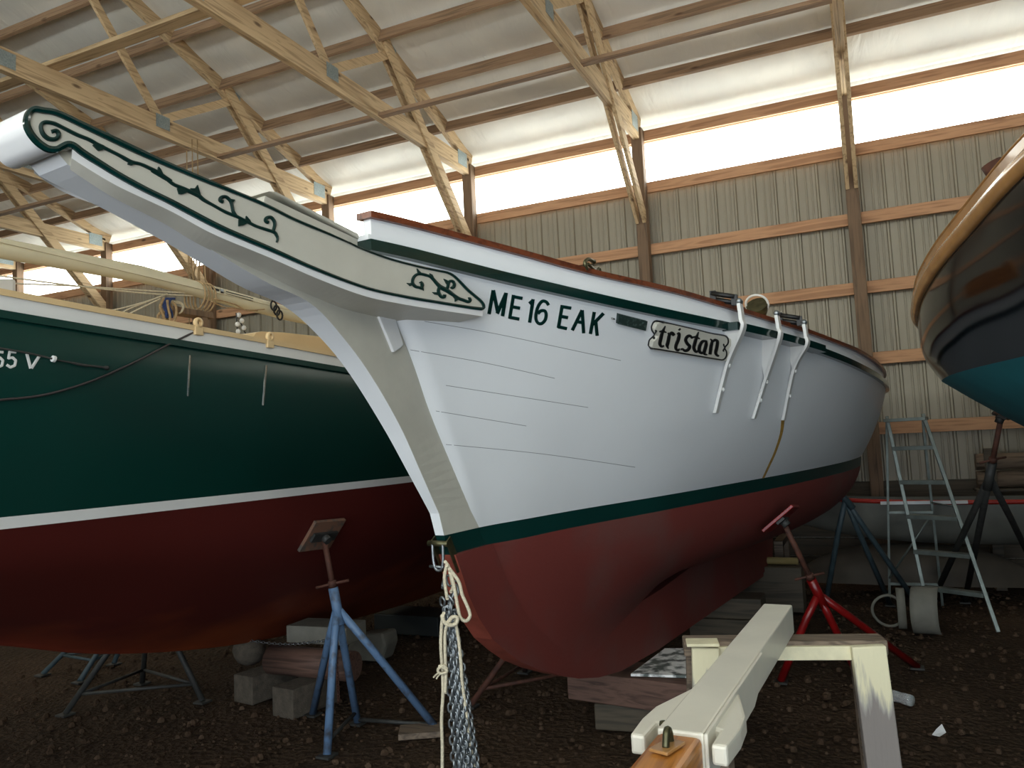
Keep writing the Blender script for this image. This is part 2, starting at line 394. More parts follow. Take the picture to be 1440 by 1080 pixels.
obj('ceiling', MB().grid(rows), M['insul'], org=(0,0,6), kind='structure')
# skirt boards and girts
m = MB()
for i in range(5): m.box(((XL+XR)/2, YS-.05, .14+i*.215), (XR-XL, .04, .20))
obj('baseboard_far', m, SKIRT, org=(0,YS,0), kind='structure', bevel=.005)
GZ = [(1.70,'lowest wooden wall girt, just above eye level behind the ladder'), (2.50,'second wooden wall girt up, meeting the white boat stern'), (3.325,'third wooden wall girt up, behind the bronze vent'),
      (4.14,'fourth wooden wall girt up, one below the window band'), (4.955,'wooden sill girt under the bright window band'), (5.645,'wooden eave girt along the top of the bright window band')]
for z, lb in GZ:
    m = MB(); m.box(((XL+XR)/2, DW+.09, z-.0), (XR-XL, .04, .14)); m.box(((XL+XR)/2, DW+.155, z), (XR-XL, .05, .14)) if z > 5 else None
    o = obj('wall_girt', m, GIRT, bevel=.004, org=((XL+XR)/2, DW+.1, z)); tag(o, lb, 'girt', 'wall girts')

ordn = {-3:'far right unseen', -2:'second right unseen', -1:'right unseen', 0:'that stands right of the white boat stern', 1:'above the white boat name board',
        2:'above the white boat bow rail', 3:'showing just above the trailboard', 4:'standing behind the mast lashing', 5:'left of the lashed mast', 6:'at the left edge of the photo', 7:'far left unseen'}
TROT = {}
for i, xc in enumerate(XC):
    idx = i-3
    if idx < -1: continue
    if idx == 7: continue
    # post
    m = MB().box((xc, DW, 2.86), (.14, .14, 5.72)); o = obj('wooden_post', m, POSTW, org=(xc, DW, 0), bevel=.006)
    tag(o, 'square wooden wall post '+ordn[idx], 'post', 'wall posts')
    # truss
    t = thing('roof_truss', 'pine roof truss carried by the post '+ordn[idx].replace('that stands ', 'standing '), 'truss', (xc, DW, 5.6), 'roof trusses')
    W = .042
    ply = (-.052, .052) if idx >= 0 else (0,)
    m = MB()
    for dx in (-.021, .021): m.beam((xc+dx, DW-.05, 5.685), (xc+dx, -3, 5.685), .04, .235)
    part('bottom_chord', m, PINE['y'], t, .004)
    m = MB()
    zc = lambda Y: zdeck(Y)-.085+.01
    for dx in (-.021, .021): m.beam((xc+dx, DW+.05, zc(DW+.05)), (xc+dx, ridge, zc(ridge)), .04, .17)
    part('top_chord', m, PINE['y'], t, .004)
    for (y0, z0, y1, z1) in ((6.62, 5.80, 7.78, zc(7.78)-.03), (6.55, 5.80, 5.2, zc(5.2)-.03), (3.4, 5.80, 5.0, zc(5.0)-.03), (3.3, 5.8, 1.6, zc(1.6)-.03)):
        m = MB().beam((xc, y0, z0), (xc, y1, z1), .04, .10, (0,-1,.3)); part('web', m, PINE['y'], t, .003)
    # knee brace of two boards either side of truss and post
    m = MB()
    for dx in (-.045, .045): m.beam((xc+dx, 7.62, zc(7.62)+.02), (xc+dx, 9.70, 4.50), .042, .15, (0,0,1))
    part('knee_brace', m, PINE['y'], t, .004)
    for (yy, zz, a, h) in ((9.5, 5.74, .26, .20), (6.58, 5.74, .2, .16), (7.75, zc(7.75), .22, .12), (5.15, zc(5.15), .2, .12), (4.6, 5.69, .42, .16)):
        m = MB()
        for sx in (-1, 1): m.box((xc+sx*.0435, yy, zz), (.003, a, h))
        part('gusset_plate', m, M['plate'], t)
# purlins: a run of boards over the trusses
pl = ['lowest roof purlin, nearest the window band', 'second roof purlin up from the window band', 'third roof purlin up from the window band', 'fourth roof purlin up from the window band',
      'fifth roof purlin up, high at the upper left', 'sixth roof purlin up, at the top left corner', 'seventh roof purlin up', 'eighth roof purlin up', 'ninth roof purlin up', 'tenth roof purlin up']
for Y, lb in zip(PUR, pl):
    m = MB()
    for a, b in zip(XC[1:], XC[:-1]): m.box(((a+b)/2, Y, zdeck(Y)-.088), (b-a-.044, .042, .148), Matrix.Rotation(-.34, 3, 'X'))
    o = obj('roof_purlin', m, PURL, bevel=.003, org=(0, Y, zdeck(Y))); tag(o, lb, 'purlin', 'roof purlins')
m = MB().box((-4.6, 7.47, 5.60), (25, .09, .04)); o = obj('lateral_brace', m, PURL, org=(-8,7.47,5.6), bevel=.003); tag(o, 'long thin lateral brace running under the roof trusses near the window side', 'brace')
m = MB().box((-4.6, 5.2, 5.83), (25, .14, .045)); o = obj('lateral_brace', m, PINE['x'], org=(-8,5.2,5.83), bevel=.003); tag(o, 'pale lateral brace lying on the roof trusses at the upper left', 'brace')
m = MB().box((-4.6, 2.6, 5.83), (25, .14, .045)); o = obj('lateral_brace', m, PINE['x'], org=(-8,2.6,5.83), bevel=.003); tag(o, 'lateral brace lying on the trusses over the photographer', 'brace')

# ------------------------------------------------------------------ the white sloop
TH = radians(6.5); CW = .022; Z0 = 1.35
O = onZ(622, 752, Z0); A = np.array([sin(TH), cos(TH), 0]); B = np.array([cos(TH), -sin(TH), 0])
def pw(s, t, z): return np.array([O[0], O[1], 0])+s*A+t*B+np.array([0, 0, z])
def onT(x, y, t):
    d = ray(x, y); k = (t-(EYE-O)@B)/(d@B); q = EYE+d*k; return float((q-O)@A), float(q[2])
zw = lambda s: Z0+CW*s
TW = Curve([(.2,.034),(.27,.04),(.5,.095),(.9,.19),(1.2,.28),(1.55,.385),(1.9,.475),(2.4,.60),(2.9,.72),(3.7,.88),(4.3,.965),(4.9,.99),(5.6,.88)])
TD = Curve([(-.56,.055),(-.52,.072),(-.2,.19),(.3,.40),(.8,.60),(1.4,.81),(2,.98),(2.6,1.11),(3.2,1.205),(3.8,1.26),(4.4,1.27),(5,1.215),(5.6,1.04),(6,.84)])
ZG = Curve([(-.56,2.472),(-.32,2.453),(.11,2.401),(.34,2.376),(.67,2.343),(1,2.316),(1.44,2.288),(1.73,2.270),(2.32,2.233),(2.9,2.188),(3.5,2.14),(4.3,2.09),(5,2.055),(6,2.04)])
SR = Curve([(1.20,.32),(1.28,.26),(1.36,.22),(1.43,.17),(1.72,0),(1.89,-.10),(2.09,-.21),(2.26,-.33),(2.37,-.43),(2.48,-.53)])   # rabbet s at height z
SE_W, SE_D = 5.6, 6.0
TTF = Curve([(-1.75,.067),(-1.57,.064),(-1.37,.056),(-1.14,.052),(-.95,.056),(-.76,.056),(-.59,.048),(-.3,.042),(-.18,.033),(-.05,.023),(0,.022),(.2,.034),(.5,.036)])
NU, NV = 70, 26
us = [(i/NU)**1.25 for i in range(NU+1)]
GT = .042                      # guard height
def top_pt(u, v, side=1):
    z0 = 1.355+v*1.105; sr = SR(z0); se = SE_W+(SE_D-SE_W)*v
    sw = .22+(SE_W-.22)*u; sd = -.515+(SE_D+.515)*u
    t = TW(sw)*(1-v)+TD(sd)*v+.16*v*(1-v)*min(1, u*2.2)*(1 if u < .8 else 1)
    if u == 0: t = TTF(sr)
    s = sr+(se-sr)*u
    z = zw(sw)*(1-v)+(ZG(sd)-GT)*v
    return pw(s, t*side, z)
def hull_rows(side): return [[top_pt(u, j/NV, side) for u in us] for j in range(NV+1)]
BT = .083
FORE = Curve([(1.275,.262),(1.12,.36),(.95,.49),(.80,.64),(.68,.82),(.58,1.08),(.50,1.25)][::-1])
def bot_pt(u, w, side=1):
    sw = .262+(SE_W-.262)*u
    tb = TW(max(sw, .262))-.012*min(1, u*4); zb = zw(sw)-BT
    zk = .56-.10*u
    p = [(tb, zb), (tb*.93, zb-.36*(zb-zk)), (tb*(.62-.1*u)+.015, zb-.60*(zb-zk)), (.05, zk+.28*min(1, u*3))]
    a, b, c, d = (1-w)**3, 3*w*(1-w)**2, 3*w*w*(1-w), w**3
    t = a*p[0][0]+b*p[1][0]+c*p[2][0]+d*p[3][0]; z = a*p[0][1]+b*p[1][1]+c*p[2][1]+d*p[3][1]
    z0 = 1.275*a+(1.275-.36*(1.275-.56))*b+(1.275-.6*(1.275-.56))*c+.56*d
    s0 = FORE(z0)
    if u == 0: return pw(s0, .034*side, z0)
    f = min(1, u*12)
    z = z0*(1-f)+z*f
    return pw(s0+(SE_W-.25*w-s0)*u, t*side, z)
boat = thing('sailboat', 'white wooden sloop with carved clipper bow, green boot stripe and red bottom, in the middle', 'sailboat', pw(2.5, 0, .35))
m = MB()
for sd in (1, -1): m.grid(hull_rows(sd))
m.grid([[top_pt(1, j/NV, q) for j in range(NV+1)] for q in (1, .5, 0, -.5, -1)])
HB = BVHTree.FromPolygons([V(p) for p in m.v[:(NV+1)*(NU+1)]], m.f[:NV*NU])
part('topsides', m, M['hull'], boat)
m = MB()
for sd in (1, -1):
    m.grid([[pw(*(lambda q: ((q-O)@A, (q-O)@B, q[2]))(top_pt(u, 0, sd))) for u in us], [bot_pt(u, 0, sd) for u in us]])
m.grid([[top_pt(1, 0, q) for q in (1,.5,0,-.5,-1)], [bot_pt(1, 0, q) for q in (1,.5,0,-.5,-1)]])
BTM = m
bot = MB()
for sd in (1, -1): bot.grid([[bot_pt(u, w/20, sd) for u in us] for w in range(21)])
bot.grid([[bot_pt(1, w/20, q) for w in range(21)] for q in (1,.5,0,-.5,-1)])
nb = len(us)*21
BB = BVHTree.FromPolygons([V(p) for p in bot.v[:nb]], bot.f[:20*NU])
# backbone: cutwater, stem, forefoot and keel, one thick profile in the boat's centre plane, cut where the paint changes
OUT = [onT(p[0], p[1], h) for h, p in zip((.064,.059,.055,.052,.051,.056,.058,.047,.046,.042,.033,.022), ((95,231),(140,258),(200,293),(255,325.5),(300,353),(375,397),(438,426.7),(485,478),(523,530),(563,600),(590,660),(617,722)))]
OUTU = [(-1.60, 2.468)]+OUT
TT = .034
def strip(outer, inner, mat, name, tt=None, face=None):
    m = MB(); n = len(outer); tf = (lambda s: tt) if tt else TTF
    a = [pw(s, tf(s), z) for s, z in outer]; b = [pw(s, tf(s), z) for s, z in inner]; c = [pw(s, -tf(s), z) for s, z in outer]; d = [pw(s, -tf(s), z) for s, z in inner]
    m.grid([a, b], False); m.grid([c, d], False)
    if face: fm = MB().grid([a, c], False); part(name+'_face', fm, face, boat, label='white front face of the cutwater' if name == 'cutwater' else 'red leading edge of the keel, coloured lighter as if lit')
    else: m.grid([a, c], False)
    m.grid([b, d], False); m.add([a[0], b[0], d[0], c[0]], [(0,1,2,3)]); m.add([a[-1], b[-1], d[-1], c[-1]], [(0,1,2,3)])
    return part(name, m, mat, boat)
so, zo = [q[0] for q in OUTU], [q[1] for q in OUTU]
oc = resample(cr(OUTU, 6), 50)
inn = []
for s, z in oc:
    # inner edge: top of the knee forward, rabbet further down
    if z > 2.26: inn.append((s+.02, min(2.60, z+.10+.10*min(1, max(0, (s+1.6)/.9)))))
    else: inn.append((SR(z+.10*(z-1.3))+.03, z+.10*(z-1.3)))
inn = resample(cr([inn[i] for i in range(0, 50, 3)]+[inn[-1]], 4), 50)
zs_end = zw(-.02)
strip([tuple(q) for q in oc]+[(-.018, zs_end)], [tuple(q) for q in inn]+[(.25, zw(.25))], M['trim'], 'cutwater', face=M['hull'])
strip([(-.018, zs_end), (.018, zs_end-BT)], [(.26, zw(.22)), (.29, zw(.26)-BT)], M['boot'], 'stem_boot_band')
KO = [(.018, zs_end-BT), (.06,1.18), (.10,1.09), (.17,.98), (.27,.87), (.38,.79), (.50,.715), (.66,.64), (.85,.565), (1.06,.49), (1.3,.43), (1.6,.385), (2.2,.36), (3,.36), (4,.36), (5.0,.36)]
KI = [(.30,1.275), (.36,1.18), (.42,1.08), (.49,1.0), (.58,.9), (.68,.82), (.78,.76), (.9,.72), (1.05,.7), (1.2,.68), (1.4,.68), (1.7,.7), (2.3,.72), (3.1,.78), (4,.82), (4.9,.86)]
strip(KO, KI, M['red'], 'keel', .05, face=M['red_lit'])
part('boot_stripe', BTM, M['boot'], boat)
part('bottom', bot, M['red'], boat)
# rudder
m = MB().prism([pw(s, -.025, z) for s, z in ((5.02,.36),(5.5,.40),(5.62,.7),(5.45,1.5),(5.3,1.5),(5.0,.85))], B*.05)
part('rudder', m, M['red'], boat, .01)

# sheer mouldings follow the deck edge from stem to stern
def sheer_line(s0, s1, n, off, dz, dzf=None):
    return [pw(s, TD(s)+off, ZG(s)+dz+(dzf(s) if dzf else 0)) for s in np.linspace(s0, s1, n)]
def rail(name, mat, s0, s1, o0, o1, z0, z1, zf=None, label=None, both=True):
    m = MB(); zf = zf or (lambda s: 0)
    for sd in ((1, -1) if both else (1,)):
        rows = []
        for s in np.linspace(s0 if sd > 0 else max(s0, .05), s1, 110):
            t = TD(s); z = ZG(s); f = zf(s)
            rows.append([pw(s, sd*(t+o0), z+z0+f), pw(s, sd*(t+o1), z+z0+f), pw(s, sd*(t+o1), z+z1+f), pw(s, sd*(t+o0), z+z1+f)])
        m.grid(rows, False, closeu=True); m.add(rows[0], [(0,1,2,3)]); m.add(rows[-1], [(3,2,1,0)])
    return part(name, m, mat, boat, label=label)
BW = Curve([(-.5,.098),(.1,.106),(.5,.10),(1,.107),(1.4,.095),(1.9,.082),(2.4,.080),(2.9,.086),(3.4,.10),(4.3,.098),(6,.09)])   # rail height over guard
rail('guard_rail', M['green'], -.505, 6.0, -.04, .03, -GT, 0)
rail('toe_moulding', M['hull'], -.50, 6.0, -.04, .012, 0, .022)
m = MB()
for sd in (1, -1):
    m.grid([[pw(s, sd*(TD(s)-.005), ZG(s)+.02), pw(s, sd*(TD(s)-.005+.0), ZG(s)+BW(s)), pw(s, sd*(TD(s)-.04), ZG(s)+BW(s)), pw(s, sd*(TD(s)-.04), ZG(s)+.0)][0:4] for s in np.linspace(-.475 if sd > 0 else .05, 6, 110)], False)
q = -.475; m.add([pw(q, TD(q)-.005, ZG(q)), pw(q, TD(q)-.005, ZG(q)+BW(q)), pw(q, TD(q)-.04, ZG(q)+BW(q)), pw(q, TD(q)-.04, ZG(q))], [(0,1,2,3)])
part('bulwark', m, M['hull'], boat)
rail('cap_rail', RAILW, -.49, 6.02, -.055, .016, -.012, .012, BW)
m = MB().grid([[pw(s, t*(TD(s)-.02), ZG(s)+.0+.03*(1-t*t)) for t in (-1,-.5,0,.5,1)] for s in np.linspace(-.5, 6, 60)])
part('deck', m, M['tan'], boat)

# trailboards and billet head
TTR = Curve([(-1.75,.078),(-1.3,.105),(-.9,.15),(-.5,.20),(-.2,.255),(.1,.318),(.4,.40)])
def on_trail(x, y):
    d = ray(x, y); lo, hi = .5, 5.0
    ks = np.linspace(lo, hi, 400); prev = None
    for kk in ks:
        q = EYE+d*kk; g = (q-O)@B-TTR((q-O)@A)
        if prev is not None and prev[1] > 0 >= g:
            a, b = prev[0], kk
            for _ in range(30):
                mid = (a+b)/2; q = EYE+d*mid
                if (q-O)@B-TTR((q-O)@A) > 0: a = mid
                else: b = mid
            return EYE+d*a
        prev = (kk, g)
    return EYE+d*1.5
TOPP = cr([(46.7,150),(60,153),(83,158),(133,182),(213,220),(283,250),(367,285),(413,308),(463,329),(507,347.5),(547,362),(586,372),(614,378.5),(629,381.5),(641,389),(657,406),(676,423),(682,433)], 5)
LOWP = cr([(36,158),(33,172),(42,192),(55,207),(68,214),(80,215),(88,210),(100,209),(117,220),(167,250),(240,285),(300,318),(380,352),(447,382),(513,407),(567,419),(620,428),(660,434),(679,437)], 5)
tp = [on_trail(*p) for p in resample(TOPP, 90)]; lp = [on_trail(*p) for p in resample(LOWP, 90)]
def to_stz(q): return float((q-O)@A), float((q-O)@B), float(q[2])
tps = [to_stz(q) for q in tp]; lps = [to_stz(q) for q in lp]
tb = MB()
tb.grid([tp]+[[tp[i]*(1-f)+lp[i]*f for i in range(90)] for f in (.2,.4,.6,.8)]+[lp])
TB = BVHTree.FromPolygons([V(p) for p in tb.v], tb.f)
m = MB(); m.grid([tp]+[[tp[i]*(1-f)+lp[i]*f for i in range(90)] for f in (.5,)]+[lp])
trail = part('trailboard', m, M['trim'], boat)
# solid knee behind the boards: floor, top and the far-side board
def mir(q): s, t, z = q; return pw(s, -t*FS(s), z)
FS = Curve([(-1.8,1.0),(-1.52,1.0),(-1.40,.62),(-.9,.5),(.4,.5)])
m = MB()
KS = 13
m.grid([lp[KS:], [pw(s, t-.003, z-.022) for s, t, z in lps[KS:]]], False)
m.grid([[mir(q) for q in lps[KS:]], [pw(s, -t*FS(s)+.003, z-.022) for s, t, z in lps[KS:]]], False)
m.grid([tp[8:], [pw(s, 0, z+.004) for s, t, z in tps[8:]], [mir(q) for q in tps[8:]]], True)
m.grid([[mir(q) for q in tps], [mir(q) for q in lps]], True)
part('head_moulding', m, M['stemw'], boat)
m = MB()
for sd in (1,): m.grid([[pw(s, sd*(t-.003), z-.022) for s, t, z in lps[KS:]], [pw(s+.01, sd*(TTF(s)-.004), z-.042) for s, t, z in lps[KS:]]], False)
s, t, z = lps[KS]; m.add([pw(s, t, z), pw(s, t-.003, z-.022), pw(s+.01, TTF(s)-.004, z-.042), pw(s+.01, TTF(s)-.004, z)], [(0,1,2,3)])
part('head_knee', m, M['trim'], boat)
# rolled billet end: the volute carried right across
vo = [on_trail(*p) for p in resample(cr([(110,170),(83,158),(60,152.5),(46.7,150),(36,157),(32.5,170),(36,183),(42,192),(55,207),(68,214),(80,215),(88,210),(100,209.5)], 5), 44)]
vs = [to_stz(q) for q in vo]
m = MB(); m.grid([[pw(s, t-.002, z) for s, t, z in vs], [pw(s, 0, z) for s, t, z in vs], [mir(q) for q in vs]], True)
part('billet_head', m, M['stemw'], boat)

def stroke(m, px, wid, bvh, h=.004, n=None, dens=1.2, smooth=True, plane=None, round_=True):
    """a raised bead of tapering width laid along a path on a built surface"""
    pts = cr(px, 8) if smooth and len(px) > 2 else [np.array(p, float) for p in px]
    L = sum(np.linalg.norm(pts[i+1]-pts[i]) for i in range(len(pts)-1))
    n = n or max(3, int(L*dens/2)+2); P = resample(pts, n)
    if isinstance(wid, (int, float)): W = [wid]*n
    else: W = np.interp(np.linspace(0, 1, n), np.linspace(0, 1, len(wid)), wid)
    rows = []; last = None
    for i in range(n):
        d = P[min(i+1, n-1)]-P[max(i-1, 0)]; d = d/(np.linalg.norm(d)+1e-9); nr = np.array([-d[1], d[0]])
        loc = None
        if bvh is not None:
            dd = ray(*P[i]); loc, no, _, _ = bvh.ray_cast(V(EYE), V(dd).normalized())
        if loc is not None:
            no = no if no.dot(V(ray(*P[i]))) < 0 else -no; last = (loc, no)
        if last is None: continue
        q0, no = last; row = []
        for sg, hh in ((-1, -.25), (-1, .65), (0, 1.0), (1, .65), (1, -.25)):
            x, y = P[i]+nr*sg*W[i]/2*(.999 if hh < 0 else (.86 if round_ else 1))
            dv = V(ray(x, y)); k = (q0-V(EYE)).dot(no)/dv.dot(no); row.append(V(EYE)+dv*k+no*h*hh)
        rows.append(row)
    if len(rows) < 2: return
    o = len(m.v); m.grid(rows, False); r = rows[0]; m.add(r, [(0,1,2,3,4)]); m.add(rows[-1], [(4,3,2,1,0)])
def poly(m, px, bvh, h=.004):
    """a small raised flat shape whose outline is given in order"""
    c = np.mean(np.array(px, float), 0); dd = ray(*c); loc, no, _, _ = bvh.ray_cast(V(EYE), V(dd).normalized())
    if loc is None: return
    no = no if no.dot(V(dd)) < 0 else -no
    pts = []
    for x, y in px:
        dv = V(ray(x, y)); k = (loc-V(EYE)).dot(no)/dv.dot(no); pts.append(V(EYE)+dv*k-no*.002)
    m.prism(pts, no*(h+.002))
def sc(pts, ox, oy, s): return [(ox+x/s, oy+y/s) for x, y in pts]

# green beads round the trailboard
m = MB()
outer = [(500,346),(463,329.5),(413,308.5),(367,286),(283,251.5),(213,221.5),(133,184),(83,160.5),(60,155.5),(47,154),(39.5,161),(37,173),(41,185),(49,196),(58,204),(68,209.5),(79,210),(86,206.5),(94,203),(103,205),(117,215.5),(140,230),(167,246.5),(203,266),(240,284),(300,315.5),(340,333.5),(380,350.5),(447,380),(513,404.5),(567,417),(620,426),(660,432.5),(677,434.5)]
stroke(m, outer, [2,3.2,4,4.2,5,5.5,6.5,7,8,9.5,9.5,9,9,9.5,10,10,10,10,9,8.5,8,8.5,8.5,8.0,7.5,6.5,5.5,5,4.5,4.2,4.5,4.5,4.5,5], TB, .007, dens=1.0)
stroke(m, [(677,434.5),(680,432),(676,424),(657,407.5),(641,391),(630,384),(614,380.5),(586,374.5),(547,364),(507,349.5),(490,341)], [4,4,4,3.5,3.2,3.2,3,3,3,2.5,2], TB, .007, dens=1.0)
part('border_bead', m, M['green'], trail)
# carved vine
m = MB()
a = sc([(432,392),(470,385),(492,410),(485,440),(450,457),(400,448),(360,410),(343,360),(352,325),(385,312),(440,320),(480,335),(560,375),(650,420),(750,460),(820,500),(900,540),(1000,590),(1100,645),(1180,665),(1260,700),(1340,742),(1440,812)], 0, 120, 6)
a += sc([(80,122),(150,155),(200,190),(260,235),(330,265),(400,297),(470,330),(520,370),(600,415),(700,470),(800,510),(880,550),(960,590),(1050,620),(1110,640),(1130,665),(1140,695),(1131,725)], 200, 220, 6)
stroke(m, a, [6,6.5,6.5,6.5,6,6,5.5,5,5,5,5,5,5,4.5,4.5,5.5,5,4.5,5,5,4.5,5,4.5,4,4,4,4.5,5,5.5,6,5,4,4,4.5,4.5,4,4,4,4.5,4.5,2.2], TB, .006, dens=1.6)
for pts in ([(800,480),(778,508),(800,530),(825,555),(850,548),(890,535),(870,510)], [(1085,630),(1072,668),(1105,678),(1140,655),(1120,640)], [(1320,735),(1335,690),(1352,712),(1375,760)]):
    poly(m, sc(pts, 0, 120, 6), TB, .005)
for pts in ([(120,135),(132,88),(152,120),(175,170)], [(290,270),(305,320),(330,322),(385,300),(340,268)], [(420,310),(402,270),(440,272),(462,242),(490,335)], [(865,545),(872,503),(905,540),(920,570)], [(810,532),(808,590),(850,582),(890,560)], [(745,380),(740,360),(778,368),(760,390)]):
    poly(m, sc(pts, 200, 220, 6), TB, .005)
stroke(m, sc([(790,505),(765,465),(757,425),(742,378),(705,343),(668,345),(655,370),(680,385)], 200, 220, 6), [4.5,4.5,4.5,4.5,4.5,5,5.5,5], TB, .006, dens=2)
stroke(m, sc([(1100,632),(1115,585),(1110,545),(1082,515),(1048,520),(1040,545),(1062,560)], 200, 220, 6), [4,4.5,4.5,4.5,5,5.5,5], TB, .006, dens=2)
part('vine_carving', m, M['vine'], trail); m = MB()
q = lambda pts: sc(pts, 560, 350, 10.2857)
stroke(m, q([(335,560),(345,520),(325,488),(318,500)]), [4,5,5,4], TB, .006, dens=2.5)
stroke(m, q([(340,580),(300,560),(250,548),(212,510),(205,460),(225,405),(270,370),(330,365),(400,382),(460,402),(505,442),(545,490),(600,545),(660,580),(720,615),(790,665),(870,715),(940,742),(1005,765),(1035,750),(1030,718),(1012,722)]), [3,4,4.5,4.2,4,4,4,4,3.8,4.2,4.5,5,6,6.5,6,5.5,4.5,4.2,4.5,4.5,4.5,4], TB, .006, dens=2)
stroke(m, q([(690,600),(715,545),(722,490),(755,465),(795,480),(808,525),(785,562),(765,545)]), [4.5,4.2,4,4,4,4.2,5,5], TB, .006, dens=2.5)
stroke(m, q([(600,545),(578,600),(590,650),(620,692),(660,695),(668,662)]), [5,4.5,4.5,4.5,5,4.5], TB, .006, dens=2.5)
for pts in ([(115,495),(165,500),(200,470),(220,520),(165,540)], [(280,375),(262,285),(300,325),(345,370)], [(470,410),(445,355),(485,375),(520,445)], [(320,565),(360,605),(352,560)], [(650,435),(700,455),(730,500),(690,510)], [(485,628),(545,630),(590,640),(575,670),(520,660)], [(785,690),(830,700),(890,715),(850,745),(815,765),(812,725)]):
    poly(m, q(pts), TB, .005)
part('scroll_carving', m, M['vine'], trail)
# bed for the bowsprit on top of the trailboards
m = MB()
for (s0, s1, z0, z1, w) in ((-1.0, -.50, 2.34, 2.478, .085), (-.96, -.50, 2.478, 2.498, .095)):
    m.prism([pw(s0, -w, z0+.05), pw(s1, -w*1.5, z0), pw(s1, -w*1.5, z1+.0), pw(s0+.03, -w, z1+.035)], B*(2*w))
part('bowsprit_bed', m, M['trim'], boat, .004)
# brace knees on the cutwater and hull under the trailboard
def slab(name, pts, th, mat, par, base=.034):
    m = MB().prism([pw(*(lambda sz: (sz[0], base-.005, sz[1]))(onT(x, y, base))) for x, y in pts], B*(th+.005)); return part(name, m, mat, par, .003)
slab('cutwater_cheek', [(514,416),(543,424),(562,486),(558,490),(549,496)], .020, M['stemw'], boat)
# registration number
m = MB(); LH = .003
def L(pts, w=4.6, smooth=False): stroke(m, pts, w, HB, LH, dens=1.0 if not smooth else 2.2, smooth=smooth, round_=False)
for s_ in ([(687.5,441.5),(693.5,408)], [(693.5,408),(700,440)], [(699,441),(711.5,412)], [(711.5,411.5),(706.5,444.5)]): L(s_, 5)
for s_ in ([(722,414.5),(716.5,448)], [(720,416.8),(734.5,419.5)], [(718.5,431),(731,433.3)], [(716,446),(730,448.6)]): L(s_)
for s_ in ([(749.5,420.5),(744.5,453.5)], [(750,422),(744,427)]): L(s_)
L([(771,429),(768,424.5),(762.5,423.5),(757.5,429),(754.3,438),(753.3,447.5),(756,453.8),(761,455),(766,450.5),(767.8,443),(766,437.3),(760.5,437),(756,441)], 4.4, True)
for s_ in ([(790.5,429),(785,461)], [(788.5,430.8),(803,433.3)], [(787.5,444.5),(798.5,446.6)], [(784.5,459.3),(797,462)]): L(s_)
for s_ in ([(804.5,464.5),(818.5,436)], [(818.5,436),(820.5,468.5)], [(810.5,452),(820,453.8)]): L(s_)
for s_ in ([(835.5,438.5),(830,469.5)], [(848.5,440.5),(832.5,457)], [(837.5,451),(839.5,472)]): L(s_)
part('registration_number', m, M['green'], boat, label='dark green registration characters ME 16 EAK', fixn=False)
# plank seams opening in the white topsides
m = MB()
for pts in ([(597,452),(690,468),(780,487),(873,507)], [(577,492),(680,510),(780,532)], [(627,542),(730,558),(827,573)], [(613,578),(740,599)], [(627,625),(760,638),(893,657)]):
    stroke(m, pts, .8, HB, .0006, dens=.5)
part('plank_seam', m, M['seam'], boat, label='thin dark seams between the white planks')
m = MB(); stroke(m, [(1101,590),(1098.5,610),(1090,636),(1081,656),(1073,673)], [5,4,3.4,3.2,3], HB, .0008, dens=1)
part('rust_streak', m, M['rustedge'], boat, label='yellow brown rust streak below the aftermost chainplate')
# dark corroded pad
m = MB(); poly(m, [(867.5,440),(908,450.5),(905.5,464),(866,454)], HB, .016)
pad = part('step_pad', m, M['dplate'], boat, .002, label='dark green corroded plate pad')
for x, y in ((860.5,447.5),(901,456.5)):
    m = MB(); stroke(m, [(x-1.2,y),(x+1.2,y)], 2.6, HB, .02); part('bolt', m, M['chrome'], pad)
# name board
nbp = lambda pts: sc(pts, 900, 390, 8)
edge = nbp([(185,492),(300,512),(600,580),(800,630),(935,652),(980,675),(993,715),(985,750),(962,775),(950,800),(972,835),(970,885),(935,925),(850,917),(500,858),(200,808),(120,797),(97,765),(108,705),(150,665),(163,640),(138,600),(130,560),(150,510)])
m = MB(); poly(m, edge, HB, .026); name_b = part('name_board', m, M['trim'], boat, .002)
NB = BVHTree.FromPolygons([V(p) for p in m.v], m.f)
m = MB(); stroke(m, edge+[edge[0], edge[1]], 1.9, NB, .004, dens=1.2)
for pts in ([(163,640),(178,615),(182,600),(172,596)], [(150,665),(163,680),(158,690),(148,684)], [(952,785),(940,760),(945,750)], [(950,800),(935,820),(940,832)]): stroke(m, nbp(pts), 2.0, NB, .004, dens=3)
part('board_border', m, M['black'], name_b, label='black painted edge line')
m = MB()
def N_(pts, w=4.6): stroke(m, nbp(pts), [v/8*8 for v in ([w]*len(pts))] if isinstance(w, (int, float)) else w, NB, .005, dens=2.5)
N_([(283,545),(250,620),(232,690),(222,745),(240,778),(268,768)], [1.2,4,5,5,4.6,2]); N_([(215,612),(250,606),(292,618)], [2,3.6,2])
N_([(316,622),(326,655),(312,730),(303,768),(316,800)], [2.4,5,5,5.2,2]); N_([(322,668),(345,632),(362,628),(380,652)], [1.6,3.6,5.2,4.6])
N_([(415,640),(440,630),(428,700),(405,760),(402,800),(425,822),(442,800)], [2,4.4,5,5,4.6,4,1.8]); N_([(438,578),(448,590)], 4)
N_([(588,682),(560,658),(528,668),(512,705),(530,745),(556,775),(540,812),(505,826),(478,806),(455,812)], [3.6,4,4.4,4.6,4.8,5,4.6,4.2,3.6,2])
N_([(657,612),(635,670),(615,740),(605,795),(628,838),(655,818)], [1.2,4,5,5,4.6,1.8]); N_([(588,672),(625,672),(668,688)], [2,3.6,2])
